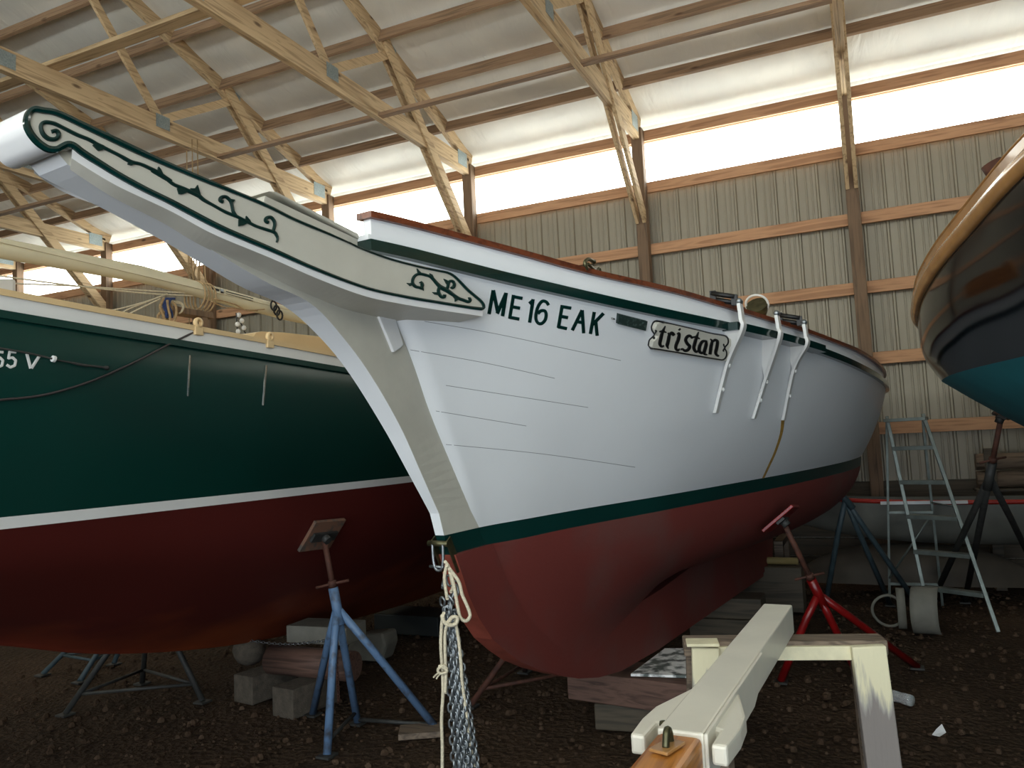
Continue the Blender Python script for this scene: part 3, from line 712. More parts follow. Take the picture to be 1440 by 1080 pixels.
N_([(738,715),(700,722),(672,765),(664,820),(688,850),(722,835)], [3,4.2,5,5,4.4,2]); N_([(742,708),(742,760),(722,830),(725,862),(752,868)], [3,5,5,4.6,1.8])
N_([(788,695),(808,715),(796,790),(786,865)], [2,4.6,5,4.6]); N_([(806,735),(840,705),(870,722),(862,790),(850,850),(872,884),(884,872)], [1.8,3.8,4.6,5,5,4.2,1.8])
part('name_lettering', m, M['black'], name_b, label='black old-style lettering reading tristan')

# chainplates over a channel board, with turnbuckle ends on top
def hull_at(x, y):
    loc, no, _, _ = HB.ray_cast(V(EYE), V(ray(x, y)).normalized()); no = no if no.dot(V(ray(x, y))) < 0 else -no; return loc, no
rail('channel_board', M['green'], 1.42, 2.44, -.02, .078, -GT-.004, -.004, both=False, label='green channel board standing out from the sheer')
for kx, (tops, foot, kn) in enumerate((((1041,428), (1004.5,580), (1019,512)), ((1096,449), (1058,588), (1072,535)), ((1133,462), (1100,590), (1112,520)))):
    # outer point where the strap passes the channel edge
    mid = ((1043,463), (1095.5,481), (1134,488))[kx]
    best = min(np.linspace(1.2, 2.9, 300), key=lambda s: abs((lambda d, q: (d@CAM[0])/(d@CAM[2])*F+720-mid[0])(pw(s, TD(s)+.09, ZG(s)-.02)-EYE, 0)))
    s_ = float(best); pm = pw(s_, TD(s_)+.092, ZG(s_)-.02); pt = pw(s_-.005, TD(s_)+.088, ZG(s_)+BW(s_)-.004)
    lf, nf = hull_at(*foot); lk, nk = hull_at(*kn)
    pk = lk+nk*.022; pf = lf+nf*.010
    m = MB()
    pth = cr([pt, pm+np.array([0,0,.03]), pm-np.array([0,0,.03]), np.array(pk), np.array(pf)], 8)
    rows = []
    for i, p in enumerate(pth):
        w = .030 if i < 26 else .026; hN = .009
        rows.append([p+A*w-B*hN, p+A*w+B*hN, p-A*w+B*hN, p-A*w-B*hN])
    m.grid(rows, False, closeu=True); m.add(rows[0], [(0,1,2,3)]); m.add(rows[-1], [(3,2,1,0)])
    cp = part('chainplate', m, M['white'], boat, .002, label='white painted chainplate strap, %s of three' % ('foremost', 'middle', 'aftermost')[kx])
    # wedge bracket between hull and strap
    th, _n = hull_at(mid[0]-36, mid[1]+10)
    hb = pw(s_, TD(s_)-.02, ZG(s_)-GT)
    m = MB().prism([pw(s_-.0, TD(s_)-.03, ZG(s_)-GT-.002), pw(s_, TD(s_)+.084, ZG(s_)-GT-.002), np.array(lk)+np.array(nk)*.016], A*.022)
    part('bracket', m, M['white'], cp)
    for p in (np.array(pk), np.array(pk)*.5+np.array(pf)*.5):
        m = MB().lathe([(0,.012),(.012,.009),(.016,0)], p+B*.005, Matrix.Rotation(pi/2, 3, 'Y') , 10); part('bolt', m, M['white'], cp)
    m = MB()
    if kx != 1:
        e0 = pt+np.array([0,0,-.022])
        for dz in (0, .030): m.tube([e0-B*.02+np.array([0,0,dz+.03])-A*dz*.4, e0-B*.14+np.array([0,0,.065+dz])-A*dz*.4], .0135, 10)
        m.box(e0-B*.025+np.array([0,0,.045]), (.03,.035,.055)); m.box(e0-B*.135+np.array([0,0,.08]), (.03,.035,.055))
        part('turnbuckle', m, M['black'], cp, label='dark open-body turnbuckle lying on the cap rail')
    m = MB().lathe([(.0,.03),(.016,.024),(.016,-.024),(.0,-.03)], pt+np.array([0,0,.012]), Matrix.Rotation(pi/2, 3, 'X'), 10); part('clevis_pin', m, M['galv'], cp)
# bobstay eye at the waterline with a shackle
p0 = pw(-.012, .0, 1.33); p1 = pw(.03, 0, 1.215)
m = MB()
for sd in (-1, 1): m.prism([pw(-.03, sd*.036, 1.325), pw(.0, sd*.036, 1.345), pw(.075, sd*.036, 1.2), pw(.04, sd*.036, 1.19)], B*sd*.006)
m.tube([pw(-.03, -.05, 1.318), pw(-.03, .05, 1.318)], .012, 10)
eye = part('bobstay_eye', m, M['bronze'], boat)
m = MB(); q0 = pw(-.035, .0, 1.30)
m.tube(cr([q0+B*.026+np.array([0,0,.02]), q0+B*.024+np.array([0,0,-.05]), q0+B*.012+np.array([0,0,-.085]), q0-B*.012+np.array([0,0,-.085]), q0-B*.024+np.array([0,0,-.05]), q0-B*.026+np.array([0,0,.02])], 6), .0065, 8)
m.tube([q0-B*.045+np.array([0,0,-.075]), q0+B*.028+np.array([0,0,-.075])], .006, 8)
part('shackle', m, M['galv'], eye)
# deck fittings seen over the rail
def rail_pt(x, y, inset=.02):
    s = float(min(np.linspace(-.4, 5, 900), key=lambda s: abs((lambda d: (d@CAM[0])/(d@CAM[2])*F+720-x)(pw(s, TD(s)-inset, ZG(s)+BW(s))-EYE)))); return s
s_ = rail_pt(836, 380); b0 = pw(s_, TD(s_)-.02, ZG(s_)+BW(s_)+.01)
m = MB(); m.tube(cr([b0-A*.075, b0-A*.09+np.array([0,0,.03]), b0-A*.05+np.array([0,0,.052]), b0+A*.005+np.array([0,0,.05])], 6), [.009]*18+[.012], 8)
m.tube(cr([b0-A*.06+np.array([0,0,.03]), b0+A*.02+np.array([0,0,.012]), b0+A*.06+np.array([0,0,.03]), b0+A*.075+np.array([0,0,.0])], 6), .007, 8)
part('fairlead', m, M['bronze'], boat, label='bronze fairlead hoop on the cap rail')
s_ = rail_pt(1071, 440, .35); b0 = pw(s_, TD(s_)-.35, ZG(s_)+.085)
m = MB(); m.tube(cr([b0, b0+np.array([0,0,.12]), b0+np.array([0,0,.19])-A*.01, b0+np.array([0,0,.235])-A*.05], 6), [.035]*9+[.04,.045,.05,.055,.06,.064,.066,.068,.07,.07], 16)
cw = part('cowl_vent', m, M['bronze'], boat, label='tarnished bronze cowl vent')
m = MB(); c0 = b0+np.array([0,0,.235])-A*.05
m.tube([c0+B*.07*cos(a)+np.array([0,0,.07])*sin(a)*.8-A*.04*sin(a) for a in np.linspace(0, 2*pi, 25)[:-1]], .008, 6, closed=True); part('cowl_rim', m, M['white'], cw)
s_ = rail_pt(1098, 450, .5); b0 = pw(s_, TD(s_)-.5, ZG(s_)+.19)
m = MB().prism([b0+A*x+np.array([0,0,z]) for x, z in ((-.16,0),(.30,0),(.30,.175),(.22,.20),(.10,.19),(.04,.155),(-.02,.15),(-.07,.19),(-.16,.16))], B*.04)
part('boom_crutch', m, VARN, boat, .006, label='varnished wooden crutch with a scooped top')

# ------------------------------------------------------------------ chain and rope hanging from the bow
hb = np.array(pw(-.03, 0, 1.0)); _d = ray(634, 852); hb = EYE+_d*((hb-EYE)@CAM[2]-.02)
def link(m, c, ax, side, L=.036, W=.024, r=.0052):
    ax = V(ax).normalized(); side = V(side); side = (side-ax*side.dot(ax)).normalized(); pts = []
    for k in range(10):
        a = 2*pi*k/10; pts.append(V(c)+ax*(L/2*cos(a)+ (L*.14 if cos(a) > 0 else -L*.14))+side*W/2*sin(a))
    m.tube(pts, r, 5, closed=True)
ch = thing('anchor_chain', 'bundle of grey galvanised chain hanging from the white boat bow in a bight', 'chain', (hb[0], hb[1], .02))
sx = np.array([cos(YAW), sin(YAW), 0]); sy = np.array([-sin(YAW), cos(YAW), 0])
rs = random.Random(5)
for k in range(11):
    top = hb+sx*(-.012+.012*(k % 3))+sy*(.008*(k//3)-.01)+np.array([0,0,-.0-.012*k]); botx = -.034+.0115*k
    bt = hb+sx*(botx+.030)+sy*rs.uniform(-.025,.02); bt = np.array([bt[0], bt[1], .03+.006*k])
    pts = resample(cr([top, top*.8+bt*.2+sx*.35*(botx*.5), top*.45+bt*.55+sx*botx*.15, bt], 8), 34)
    m = MB()
    for i in range(33):
        d = pts[i+1]-pts[i]; link(m, (pts[i]+pts[i+1])/2, d, sx*cos(i*pi/2+k)+sy*sin(i*pi/2+k), L=np.linalg.norm(d)*.95)
    part('chain_strand', m, M['galv'], ch)
m = MB()
for k in range(16): link(m, hb+sx*rs.uniform(-.035,.028)+sy*rs.uniform(-.02,.02)+np.array([0,0,-.02+.012*k-.06]), (rs.uniform(-.6,.6), rs.uniform(-.5,.5), 1), (rs.uniform(-1,1), rs.uniform(-1,1), .2), .034, .026)
part('chain_knot', m, M['galv'], ch)
rp = thing('rope', 'cream rope tied through the bow shackle and looped down round the hanging chain', 'rope', (hb[0], hb[1], .02))
def wpt(x, y, off=0): 
    d = ray(x, y); dep = (hb-EYE)@CAM[2]-off; return EYE+d*dep
def rpath(px, off=.03): return [wpt(x, y, off+(0 if i % 2 else .006)) for i, (x, y) in enumerate(cr(px, 6))]
for nm, px, r, off in (
    ('rope_bight', [(626,790),(631,797),(634,812),(637,825),(634,832)], .0068, .0), ('rope_bight', [(628,795),(625,812),(627,830),(629,842)], .0068, .02),
    ('rope_bight', [(632,800),(640,810),(646,820),(650,836),(657,852),(661,865),(656,873),(648,869),(644,855),(641,838),(637,818),(633,805)], .0072, .03),
    ('rope_hitch', [(622,866),(624,874),(632,879),(641,877),(643,869),(636,868),(630,876)], .0082, .05),
    ('rope_fall', [(624,862),(621,880),(620,910),(622,940),(623,975),(621,1010),(622,1050),(622,1100),(623,1160)], .0068, .04),
    ('rope_fall', [(630,874),(626,890),(626,920),(627,950),(626,975)], .0066, .05),
    ('rope_fall', [(640,872),(645,900),(648,930),(650,960),(654,990),(659,1030),(666,1075),(674,1120),(680,1160)], .0066, .03),
    ('rope_fall', [(655,1000),(658,1030),(657,1070),(660,1110)], .006, .0),
    ('rope_knot', [(618,937),(626,940),(628,945),(619,947),(616,941),(624,936),(628,940)], .006, .06), ('rope_knot', [(618,945),(613,949),(610,952)], .0035, .06), ('rope_knot', [(620,947),(616,951),(614,954)], .0035, .06)):
    m = MB().tube(rpath(px, off), r, 8); part(nm, m, M['rope'], rp)

# ------------------------------------------------------------------ white box spar on a sawhorse
zt = .97
P = lambda x, y, z=zt: onZ(x, y, z)
f0, f1 = P(1075, 849), P(1113, 850); n0, n1 = P(926, 1023), P(987, 1033)
fc, nc = (f0+f1)/2, (n0+n1)/2
ax = nc-fc; ax[2] = 0; ax /= np.linalg.norm(ax); sd_ = np.array([-ax[1], ax[0], 0])
if sd_[0] < 0: sd_ = -sd_
SW, SH = .118, .118
sp = thing('boat_spar', 'white box section spar with a varnished wooden end, lying across the sawhorse', 'spar', (nc[0], nc[1], zt-SH))
dn = np.array([0,0,-1.0])
m = MB().beam(fc+dn*SH/2, nc+dn*SH/2, SW, SH); part('spar_body', m, M['spar'], sp, .006)
m = MB()
m.prism([nc+sd_*SW/2+ax*(-.0)+dn*.0, nc+sd_*SW/2+ax*.0+dn*SH, fc*.38+nc*.62+sd_*SW/2+dn*SH, fc*.45+nc*.55+sd_*SW/2+dn*(SH*.72), fc*.50+nc*.50+sd_*SW/2+dn*.0], sd_*.010)
part('side_doubler', m, M['spar'], sp, .003)
m = MB().beam(nc+dn*(SH/2+.004), nc+ax*1.3+dn*(SH/2+.004), SW*.96, SH*.95); part('wooden_end', m, VARN, sp, .014, label='varnished brown wooden end')
# jaw cheeks on either side near the joint
for s in (-1, 1):
    base = nc+sd_*s*SW/2
    prof = [(-.42,.0),(-.30,.035),(-.20,.064),(-.10,.070),(.03,.062),(.03,.024),(-.075,.024),(-.09,.0)]
    m = MB().prism([base-ax*(-a)+sd_*s*b+dn*.012 for a, b in [(x, y) for x, y in prof]], dn*.05)
    part('jaw', m, M['spar'], sp, .008)
for s in (-1,):
    m = MB().lathe([(0,.012),(.011,.009),(.013,0)], nc-ax*.06-sd_*(SW/2+.0)+dn*.012, None, 10); part('bolt', m, M['bronze'], sp)
cpos = nc+ax*.11+np.array([0,0,-.005])
m = MB().box(cpos+np.array([0,0,.006]), (.05,.085,.008), Matrix.Rotation(math.atan2(ax[1], ax[0])+pi/2-.25, 3, 'Z'))
cl = part('eye_plate', m, M['gold'], sp, .002, label='brass eye plate')
m = MB().tube(cr([cpos-ax*.03, cpos-ax*.02+np.array([0,0,.035]), cpos+np.array([0,0,.04]), cpos+ax*.014+np.array([0,0,.008])], 6), .009, 8); part('eye', m, M['bronze'], cl)
# sawhorse
h0, h1 = onZ(972, 905, .85), onZ(1240, 903, .85); hx = (h1-h0); hx[2] = 0; hl = np.linalg.norm(hx); hx /= hl; hy = np.array([-hx[1], hx[0], 0])
hm = (h0+h1)/2
sh = thing('sawhorse', 'rough timber sawhorse with flaking cream paint, carrying the white spar', 'sawhorse', (hm[0], hm[1], 0))
m = MB().beam(h0-hx*.03+hy*.085+np.array([0,0,-.03]), h1+hx*.03+hy*.085+np.array([0,0,-.03]), .12, .06); part('top_beam', m, OLDW, sh, .006)
m = MB().beam(h0+hx*.1+hy*.018+np.array([0,0,-.045]), h1-hx*.1+hy*.018+np.array([0,0,-.045]), .022, .055); part('cream_rail', m, M['flaketop'], sh, .003)
for e, s in ((h0, 1), (h1, -1)):
    c = e+hx*s*.055; d = -hx*s
    for k, oy in ((0, 0.0), (1, .17)):
        c = e+hx*s*(.055 if k == 0 or s < 0 else .02); tp_ = c+hy*(oy*.9+.0)+np.array([0,0,-.012]); bt = c+hy*(-.02 if k == 0 else oy*1.2)+d*.035; bt = np.array([bt[0], bt[1], 0])
        m = MB().beam(tp_, bt, (.13 if s < 0 else .11) if k == 0 else .07, .045, hy); lg = part('leg', m, M['flake'] if k == 0 else OLDW, sh, .006)
m = MB().box(h0+hx*.045+np.array([0,-.0,.004]), (.13,.10,.012), Matrix.Rotation(math.atan2(hx[1], hx[0]), 3, 'Z')); part('paint_lip', m, M['flaketop'], sh, .003)

# ------------------------------------------------------------------ boat stands
def stand(name, label, apex, top, feet, mat, pad=None, padn=None, padsize=.24, r=.021, zc=None, braces=True, group='boat stands', rod=None, padmat=None):
    apex = np.array(apex, float); top = np.array(top, float); c = np.mean([f[:2] for f in feet], 0)
    t = thing(name, label, 'boat stand', (c[0], c[1], 0), group)
    ax_ = (top-apex); ax_ /= np.linalg.norm(ax_)
    m = MB().tube([apex-ax_*.12, apex+ax_*.10], r*1.25, 12); part('collar', m, mat, t)
    m = MB().tube([apex+ax_*.06, top-ax_*.015], r*.72, 10); part('screw_rod', m, rod or M['rust'], t)
    m = MB(); hh = apex+ax_*.125
    m.tube([hh+sx*.0, hh-sx*.10+np.array([0,0,-.02])], .009, 6); m.tube([hh, hh+sx*.10+np.array([0,0,.015])], .009, 6); m.tube([hh-ax_*.018, hh+ax_*.018], r*1.1, 8)
    part('handle', m, M['rust'], t)
    for f in feet:
        f = np.array(f, float); m = MB().tube([apex-ax_*.02, apex*.7+f*.3, f+np.array([0,0,.012])], r, 10)
        lg = part('leg', m, mat, t)
        m = MB().box(f+np.array([0,0,.006]), (.09,.09,.012)); part('foot_plate', m, M['dsteel'], lg)
    if braces:
        n = len(feet)
        for i in range(n if n > 2 else 1):
            a = apex*.16+np.array(feet[i])*.84; b = apex*.16+np.array(feet[(i+1) % n])*.84
            m = MB().tube([a, b], r*.6, 8); part('brace', m, mat, t)
    if padn is not None:
        nn = Vector(padn).normalized(); yv = Vector((0,1,0)); xv = yv.cross(nn).normalized(); yv = nn.cross(xv); q = Matrix((xv, yv, nn)).transposed()
        psx, psy = padsize if isinstance(padsize, tuple) else (padsize, padsize)
        m = MB().box(top+np.array(nn)*.012, (psy, psx, .022), q); pd = part('pad', m, padmat or M['padw'], t, .004)
        m = MB().box(top-np.array(nn)*.006, (.06, psx*.75, .02), q); m.tube([top-np.array(nn)*.05, top-np.array(nn)*.0], r*1.1, 10); part('pad_bracket', m, M['dsteel'], pd)
    return t
m = MB().box(onZ(592,1028,.02), (.26,.17,.035), Matrix.Rotation(.5, 3, 'Z')); o = obj('wood_block', m, OLDW, bevel=.004); tag(o, 'flat grey wooden block on the gravel at the foot of the blue boat stand', 'wood block')

rt = onY(1100, 731, 5.55); ra = onY(1149, 832, 5.75)
rf = [onZ(1100,945,0), onZ(1278,1048,0), onZ(1243,945,0)]
rst = stand('boat_stand', 'glossy red tripod boat stand under the white boat, behind the sawhorse', ra, rt, [onZ(1098,960,0), onZ(1208,955,0), onZ(1290,940,0)], M['redsteel'], padn=(-.62,.12,.75), padsize=.26, r=.026, padmat=M['redsteel'], braces=False)
bfe = [onZ(662,994,0), onZ(840,960,0), onZ(738,946,0)]
stand('boat_stand', 'rusty brown boat stand half hidden behind the white boat forefoot', (-2.15,5.15,.62), (-1.95,5.2,.92), bfe, M['rust'], r=.02, padn=(.5,0,.85), padsize=.2)
stand('boat_stand', 'dark steel boat stand whose legs show below the green boat keel at the left', (-4.95,4.25,.75), (-4.75,4.3,1.0), [onZ(92,1006,0), onZ(200,962,0), onZ(285,988,0)], M['dsteel'], r=.02, padn=(.5,0,.85), padsize=.2)
stand('boat_stand', 'grey steel boat stand standing far behind the green boat keel', (-6.1,5.3,.8), (-5.6,5.3,1.0), [onZ(112,960,0), onZ(60,950,0), onZ(160,935,0)], M['tealsteel'], r=.02, padn=(.5,0,.85), padsize=.2)
ta = onY(1187, 700, 7.75)
stand('boat_stand', 'dark grey boat stand under the white boat stern, left of the ladder', ta, ta+np.array([-.06,-.03,.09]), [onZ(1160,858,0), onZ(1252,852,0), np.array([.30,8.35,0])], M['tealsteel'], r=.025, padn=(-.55,-.2,.8), padsize=.16, braces=False)
na = onY(1392, 668, 6.9); ntp = onY(1408, 586, 6.75)
stand('boat_stand', 'dark steel boat stand under the teal bottom of the navy boat', na, ntp, [onZ(1312,846,0), onZ(1357,848,0), onZ(1470,830,0)], M['dsteel'], r=.026, padn=(.45,.1,.9), padsize=.12, braces=False)

# ------------------------------------------------------------------ step ladder
f = [onZ(1309,872,0), onZ(1405,890,0), np.array([.05,8.42,0]), np.array([.50,8.46,0])]
f[0] = np.array([.36, 7.86, 0]); f[1] = onZ(1404, 889, 0)
tl, tr = onY(1247, 586, 8.10), onY(1298, 583, 8.02)
ld = thing('step_ladder', 'aluminium step ladder standing open near the stern of the white boat', 'ladder', ((f[0][0]+f[3][0])/2, 8.2, 0))
rl = MB().beam(f[0], tl, .03, .065, (0,1,0)); part('front_rail', rl, M['alum'], ld, .003)
rl = MB().beam(f[1], tr, .03, .065, (0,1,0)); part('front_rail', rl, M['alum'], ld, .003)
for fr, tpq in ((f[2], tl), (f[3], tr)):
    m = MB().beam(fr, tpq*.97+np.array([0,.12,.0])+fr*.03, .022, .04, (0,1,0)); part('rear_rail', m, M['alum'], ld, .002)
for q in (.155, .325, .495, .665, .835):
    a, b = f[0]*(1-q)+tl*q, f[1]*(1-q)+tr*q
    m = MB().beam(a, b, .085, .036); part('step', m, M['alum'], ld, .003)
m = MB().beam(f[0]*.02+tl*.98-np.array([.02,0,0]), f[1]*.02+tr*.98+np.array([.02,0,0]), .14, .03); part('top_cap', m, M['alum'], ld, .003)
for q in (.12, .5):
    m = MB().beam(f[2]*(1-q)+tl*q, f[3]*(1-q)+tr*q, .02, .025); part('rear_crossbar', m, M['alum'], ld, .002)
m = MB().tube([f[2]*.85+tl*.15, f[3]*.5+tr*.5], .01, 6); part('diagonal_brace', m, M['alum'], ld)
m = MB().tube([f[3]*.45+tr*.55, f[1]*.45+tr*.55], .008, 6); part('spreader', m, M['alum'], ld)

# ------------------------------------------------------------------ boats against the wall
def shell(m, x0, x1, yc, zt, depth, hw, n=40, rise=.12, inv=False, keel=.0):
    rows = []
    for i in range(n+1):
        u = i/n; q = abs(2*u-1); w = hw*(1-q**2.6)+.01; d = depth*(1-.55*q**3); zz = zt+rise*q**3
        rows.append([(x0+(x1-x0)*u, yc+w*cos(a), zz-(d*sin(a)**.8 if not inv else -d*sin(a)**.8)) for a in np.linspace(0, pi, 15)])
    return m.grid(rows)
dg = thing('dinghy', 'grey dinghy with a bright red gunwale lying along the wall', 'dinghy', (1.0, 8.7, .5))
m = shell(MB(), -1.15, 3.6, 8.95, .96, .44, .35); part('dinghy_hull', m, M['dinghy'], dg)
for sgn in (-1, 1):
    pts = [(-1.15+4.75*u, 8.95+sgn*(.36*(1-abs(2*u-1)**2.6)+.01), .96+.12*abs(2*u-1)**3) for u in np.linspace(0, 1, 40)]
    if sgn > 0: pts = [(x, y, z-.07) for x, y, z in pts]
    m = MB().tube(pts, .022, 8); part('gunwale', m, M['redrim'], dg, label='bright red gunwale')
m = MB().box((.42, 8.57, .965), (.75, .02, .03)); part('white_patch', m, M['white'], dg)
m = MB()

for i, x in enumerate((-.95, 2.7)):
    m = MB().beam((x, 8.66, 0), (x, 8.66, .58), .09, .09, (1,0,0)); m.beam((x, 9.24, 0), (x, 9.24, .58), .09, .09, (1,0,0)); m.box((x, 8.95, .55), (.09, .66, .06))
    o = obj('wood_trestle', m, OLDW, bevel=.004, org=(x, 8.85, 0)); tag(o, ('dark timber trestle under the left end of the red rimmed dinghy', 'dark timber trestle under the right end of the red rimmed dinghy')[i], 'trestle')
m = shell(MB(), -.75, 1.3, 8.95, .16, .36, .33, inv=True, rise=-.05); o = obj('canoe', m, M['brown'], org=(.3,8.95,0)); tag(o, 'overturned brown canoe on the ground under the grey dinghy', 'canoe')
m = MB().tube([(-1.3,9.0,.52), (-.55,9.0,.52)], .045, 12); m2 = m
o = obj('drain_pipe', MB().tube([(-1.6,8.1,.46), (-.72,8.1,.46)], .035, 12), M['pipe'], org=(-1.1,8.1,.46)); tag(o, 'short yellowish pipe lying level behind the red stand', 'pipe')
o = obj('wood_block', MB().box((-1.16,8.1,.21), (.95,.3,.42)), SKIRT, bevel=.01); tag(o, 'dark timber block carrying the yellowish pipe', 'wood block')
for i, (z, y) in enumerate(((1.12, 9.46), (1.30, 9.46))):
    m = MB().tube([(.98,y,z),(2.9,y,z)], .085, 14); o = obj('timber_log', m, OLDW, org=(1.9,y,z-.085)); tag(o, ('lower of two pale round poles stacked by the wall behind the navy boat stand', 'upper of two pale round poles stacked by the wall behind the navy boat stand')[i], 'pole', 'stacked round poles')
m = MB(); m.box((1.1,9.49,.5),(.1,.24,1.0)); m.box((2.6,9.49,.5),(.1,.24,1.0)); m.box((1.1,9.37,1.22),(.1,.03,.44)); m.box((1.9,9.47,1.012),(1.9,.26,.03))
o = obj('storage_rack', m, SKIRT, bevel=.004, org=(1.9,9.2,0)); tag(o, 'dark wooden rack by the wall holding two round poles', 'rack')

# ------------------------------------------------------------------ small things on the ground
def wz(x, y, z=0): return onZ(x, y, z)
c = wz(350, 985); 
for i, (px, lb) in enumerate((((352,988), 'left concrete block under the reddish log'), ((408,1008), 'right concrete block under the reddish log, behind the blue stand'))):
    c = wz(*px); m = MB().box((c[0], c[1]+.16, .095), (.20,.40,.19), Matrix.Rotation(-.15, 3, 'Z')); o = obj('concrete_block', m, M['block'], bevel=.008); tag(o, lb, 'block', 'blocks under the green boat')
c = wz(437, 958, .19); m = MB().tube([c+np.array([-.42,.1,.09]), c+np.array([.28,.1,.09])], .10, 14); o = obj('timber_log', m, LOGW); tag(o, 'reddish round log resting on two concrete blocks under the green boat', 'log')
c = wz(455, 905, .38); m = MB().box(c+np.array([-.05,.1,.06]), (.5,.26,.12), Matrix.Rotation(.06, 3, 'Z')); o = obj('wood_block', m, M['grey'], bevel=.006); tag(o, 'pale grey timber baulk on top of the reddish log under the green boat', 'wood block')
c = wz(348, 935, .19); m = MB()
m.lathe([(0,.13),(.08,.11),(.115,.04),(.10,-.05),(.03,-.09),(0,-.09)], c+np.array([-.02,.06,.09]), Matrix.Rotation(1.2, 3, 'X'), 9); o = obj('stone', m, M['block']); tag(o, 'rough grey stone at the left end of the reddish log', 'stone')
c = wz(512, 930); m = MB().prism([c+np.array(p) for p in ((-.17,0,0),(.16,0,0),(.22,0,.14),(.20,0,.24),(-.06,0,.21),(-.17,0,.12))], (0,.2,0)); o = obj('canvas_bag', m, M['grey'], bevel=.03); tag(o, 'grey canvas bag on the ground right of the log, behind the blue stand', 'bag')
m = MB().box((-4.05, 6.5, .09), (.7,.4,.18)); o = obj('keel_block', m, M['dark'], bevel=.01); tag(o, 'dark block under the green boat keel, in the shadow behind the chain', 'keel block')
# blocking under the white boat's keel
kb = wz(935, 1015); kb = pw(1.85, 0, 0)
m = MB().box((kb[0]+.12, kb[1], .235), (.95, .34, .17), Matrix.Rotation(-.12, 3, 'Z')); o = obj('keel_block', m, LOGW, bevel=.008); tag(o, 'heavy timber baulk lying crosswise under the white boat keel', 'keel block')
m = MB().box((kb[0]-.0, kb[1]+.03, .075), (.42, .32, .15), Matrix.Rotation(.1, 3, 'Z')); o = obj('keel_block', m, SKIRT, bevel=.008); tag(o, 'short dark block on the ground below the crosswise keel baulk', 'keel block')
kc = pw(4.1, 0, 0)
for z, lx in ((.09,.7), (.265,.5)):
    m = MB().box((kc[0], kc[1], z), (lx, .3, .17)); o = obj('keel_block', m, SKIRT, bevel=.008); tag(o, ('lower dark block under the heel of the white boat keel', 'upper dark block under the heel of the white boat keel')[0 if z < .1 else 1], 'keel block')
q = [onZ(887,948,.34), onZ(935,912,.34), onZ(985,912,.34), onZ(985,951,.34)]
m = MB().prism([p+np.array([0,0,-.012]) for p in q], (0,0,.014)); o = obj('paint_board', m, M['peel']); tag(o, 'flat board with peeling white paint lying on the keel baulk beside the sawhorse', 'board')
# buckets, bottle, paper by the ladder
c = wz(1302, 897); m = MB()
rows = []
for i, x in enumerate(np.linspace(-.10, .10, 6)):
    rows.append([c+np.array([x+.03*(1-sin(a)), .15-.17*sin(a)*1.0+.0, .19+.19*cos(a)]) for a in np.linspace(-.35, pi+.1, 20)])
m.grid(rows); o = obj('plastic_sheet', m, M['grey']); so = o.modifiers.new('thick', 'SOLIDIFY'); so.thickness = .008; tag(o, 'curved pale grey plastic sheet standing on edge at the ladder foot', 'plastic sheet')
c = wz(1270, 888); m = MB()
m.grid([[c+np.array([x, .1-.12*sin(a), .17+.17*cos(a)]) for a in np.linspace(-.2, pi, 18)] for x in (-.03, .0, .035)]); o = obj('plastic_sheet', m, M['grey']); so = o.modifiers.new('thick', 'SOLIDIFY'); so.thickness = .02; tag(o, 'narrow curled grey sheet left of the larger curved one at the ladder', 'plastic sheet')
m = MB(); cc = wz(1250, 882); m.tube([cc+np.array([.12*cos(a), .03*sin(a*2), .14+.13*sin(a)]) for a in np.linspace(0, 2*pi, 22)[:-1]], .012, 8, closed=True); o = obj('hose_coil', m, M['grey']); tag(o, 'loop of grey hose leaning on the curled sheets by the ladder', 'hose')
c = wz(1298, 1003); m = MB().lathe([(0,0),(.032,.002),(.035,.02),(.034,.06),(.031,.075),(.034,.09),(.034,.15),(.014,.19),(.013,.215),(0,.215)], c+np.array([-.05,.1,.036]), Matrix.Rotation(2.5, 3, 'Z') @ Matrix.Rotation(pi/2, 3, 'Y'), 18)
o = obj('plastic_bottle', m, M['plastic']); tag(o, 'clear crushed plastic bottle lying on the ground right of the sawhorse', 'bottle')
c = wz(1321, 1036); m = MB().prism([c+np.array(p) for p in ((-.035,-.02,.012),(.0,-.03,.01),(.035,.015,.02),(.02,.05,.05),(-.01,.02,.03))], (0,.0,.004)); o = obj('paper_scrap', m, M['paper']); tag(o, 'small white paper scrap on the ground below the plastic bottle', 'paper')

# ------------------------------------------------------------------ generic hull for the neighbours
def hull(sta, ns=9):
    """sta: list of (Y, [(t, z) ... sheer to keel]) -> callable rows"""
    cs = []
    nk = len(sta[0][1])
    for k in range(nk):
        cs.append((Curve([(s[0], s[1][k][0]) for s in sta]), Curve([(s[0], s[1][k][1]) for s in sta])))
    return cs
def hull_grid(m, cs, Xc, ks, Y0, Y1, sides=(1,-1), n=60, sub=8):
    for sd in sides:
        rows = []
        for Y in np.linspace(Y0, Y1, n):
            pts = [np.array([cs[k][0](Y), cs[k][1](Y)]) for k in ks]
            cc = cr(pts, sub) if len(pts) > 2 else [pts[0]*(1-f)+pts[1]*f for f in np.linspace(0, 1, 4)]
            rows.append([(Xc+sd*max(p[0], .0), Y, p[1]) for p in cc])
        m.grid(rows)
    return m
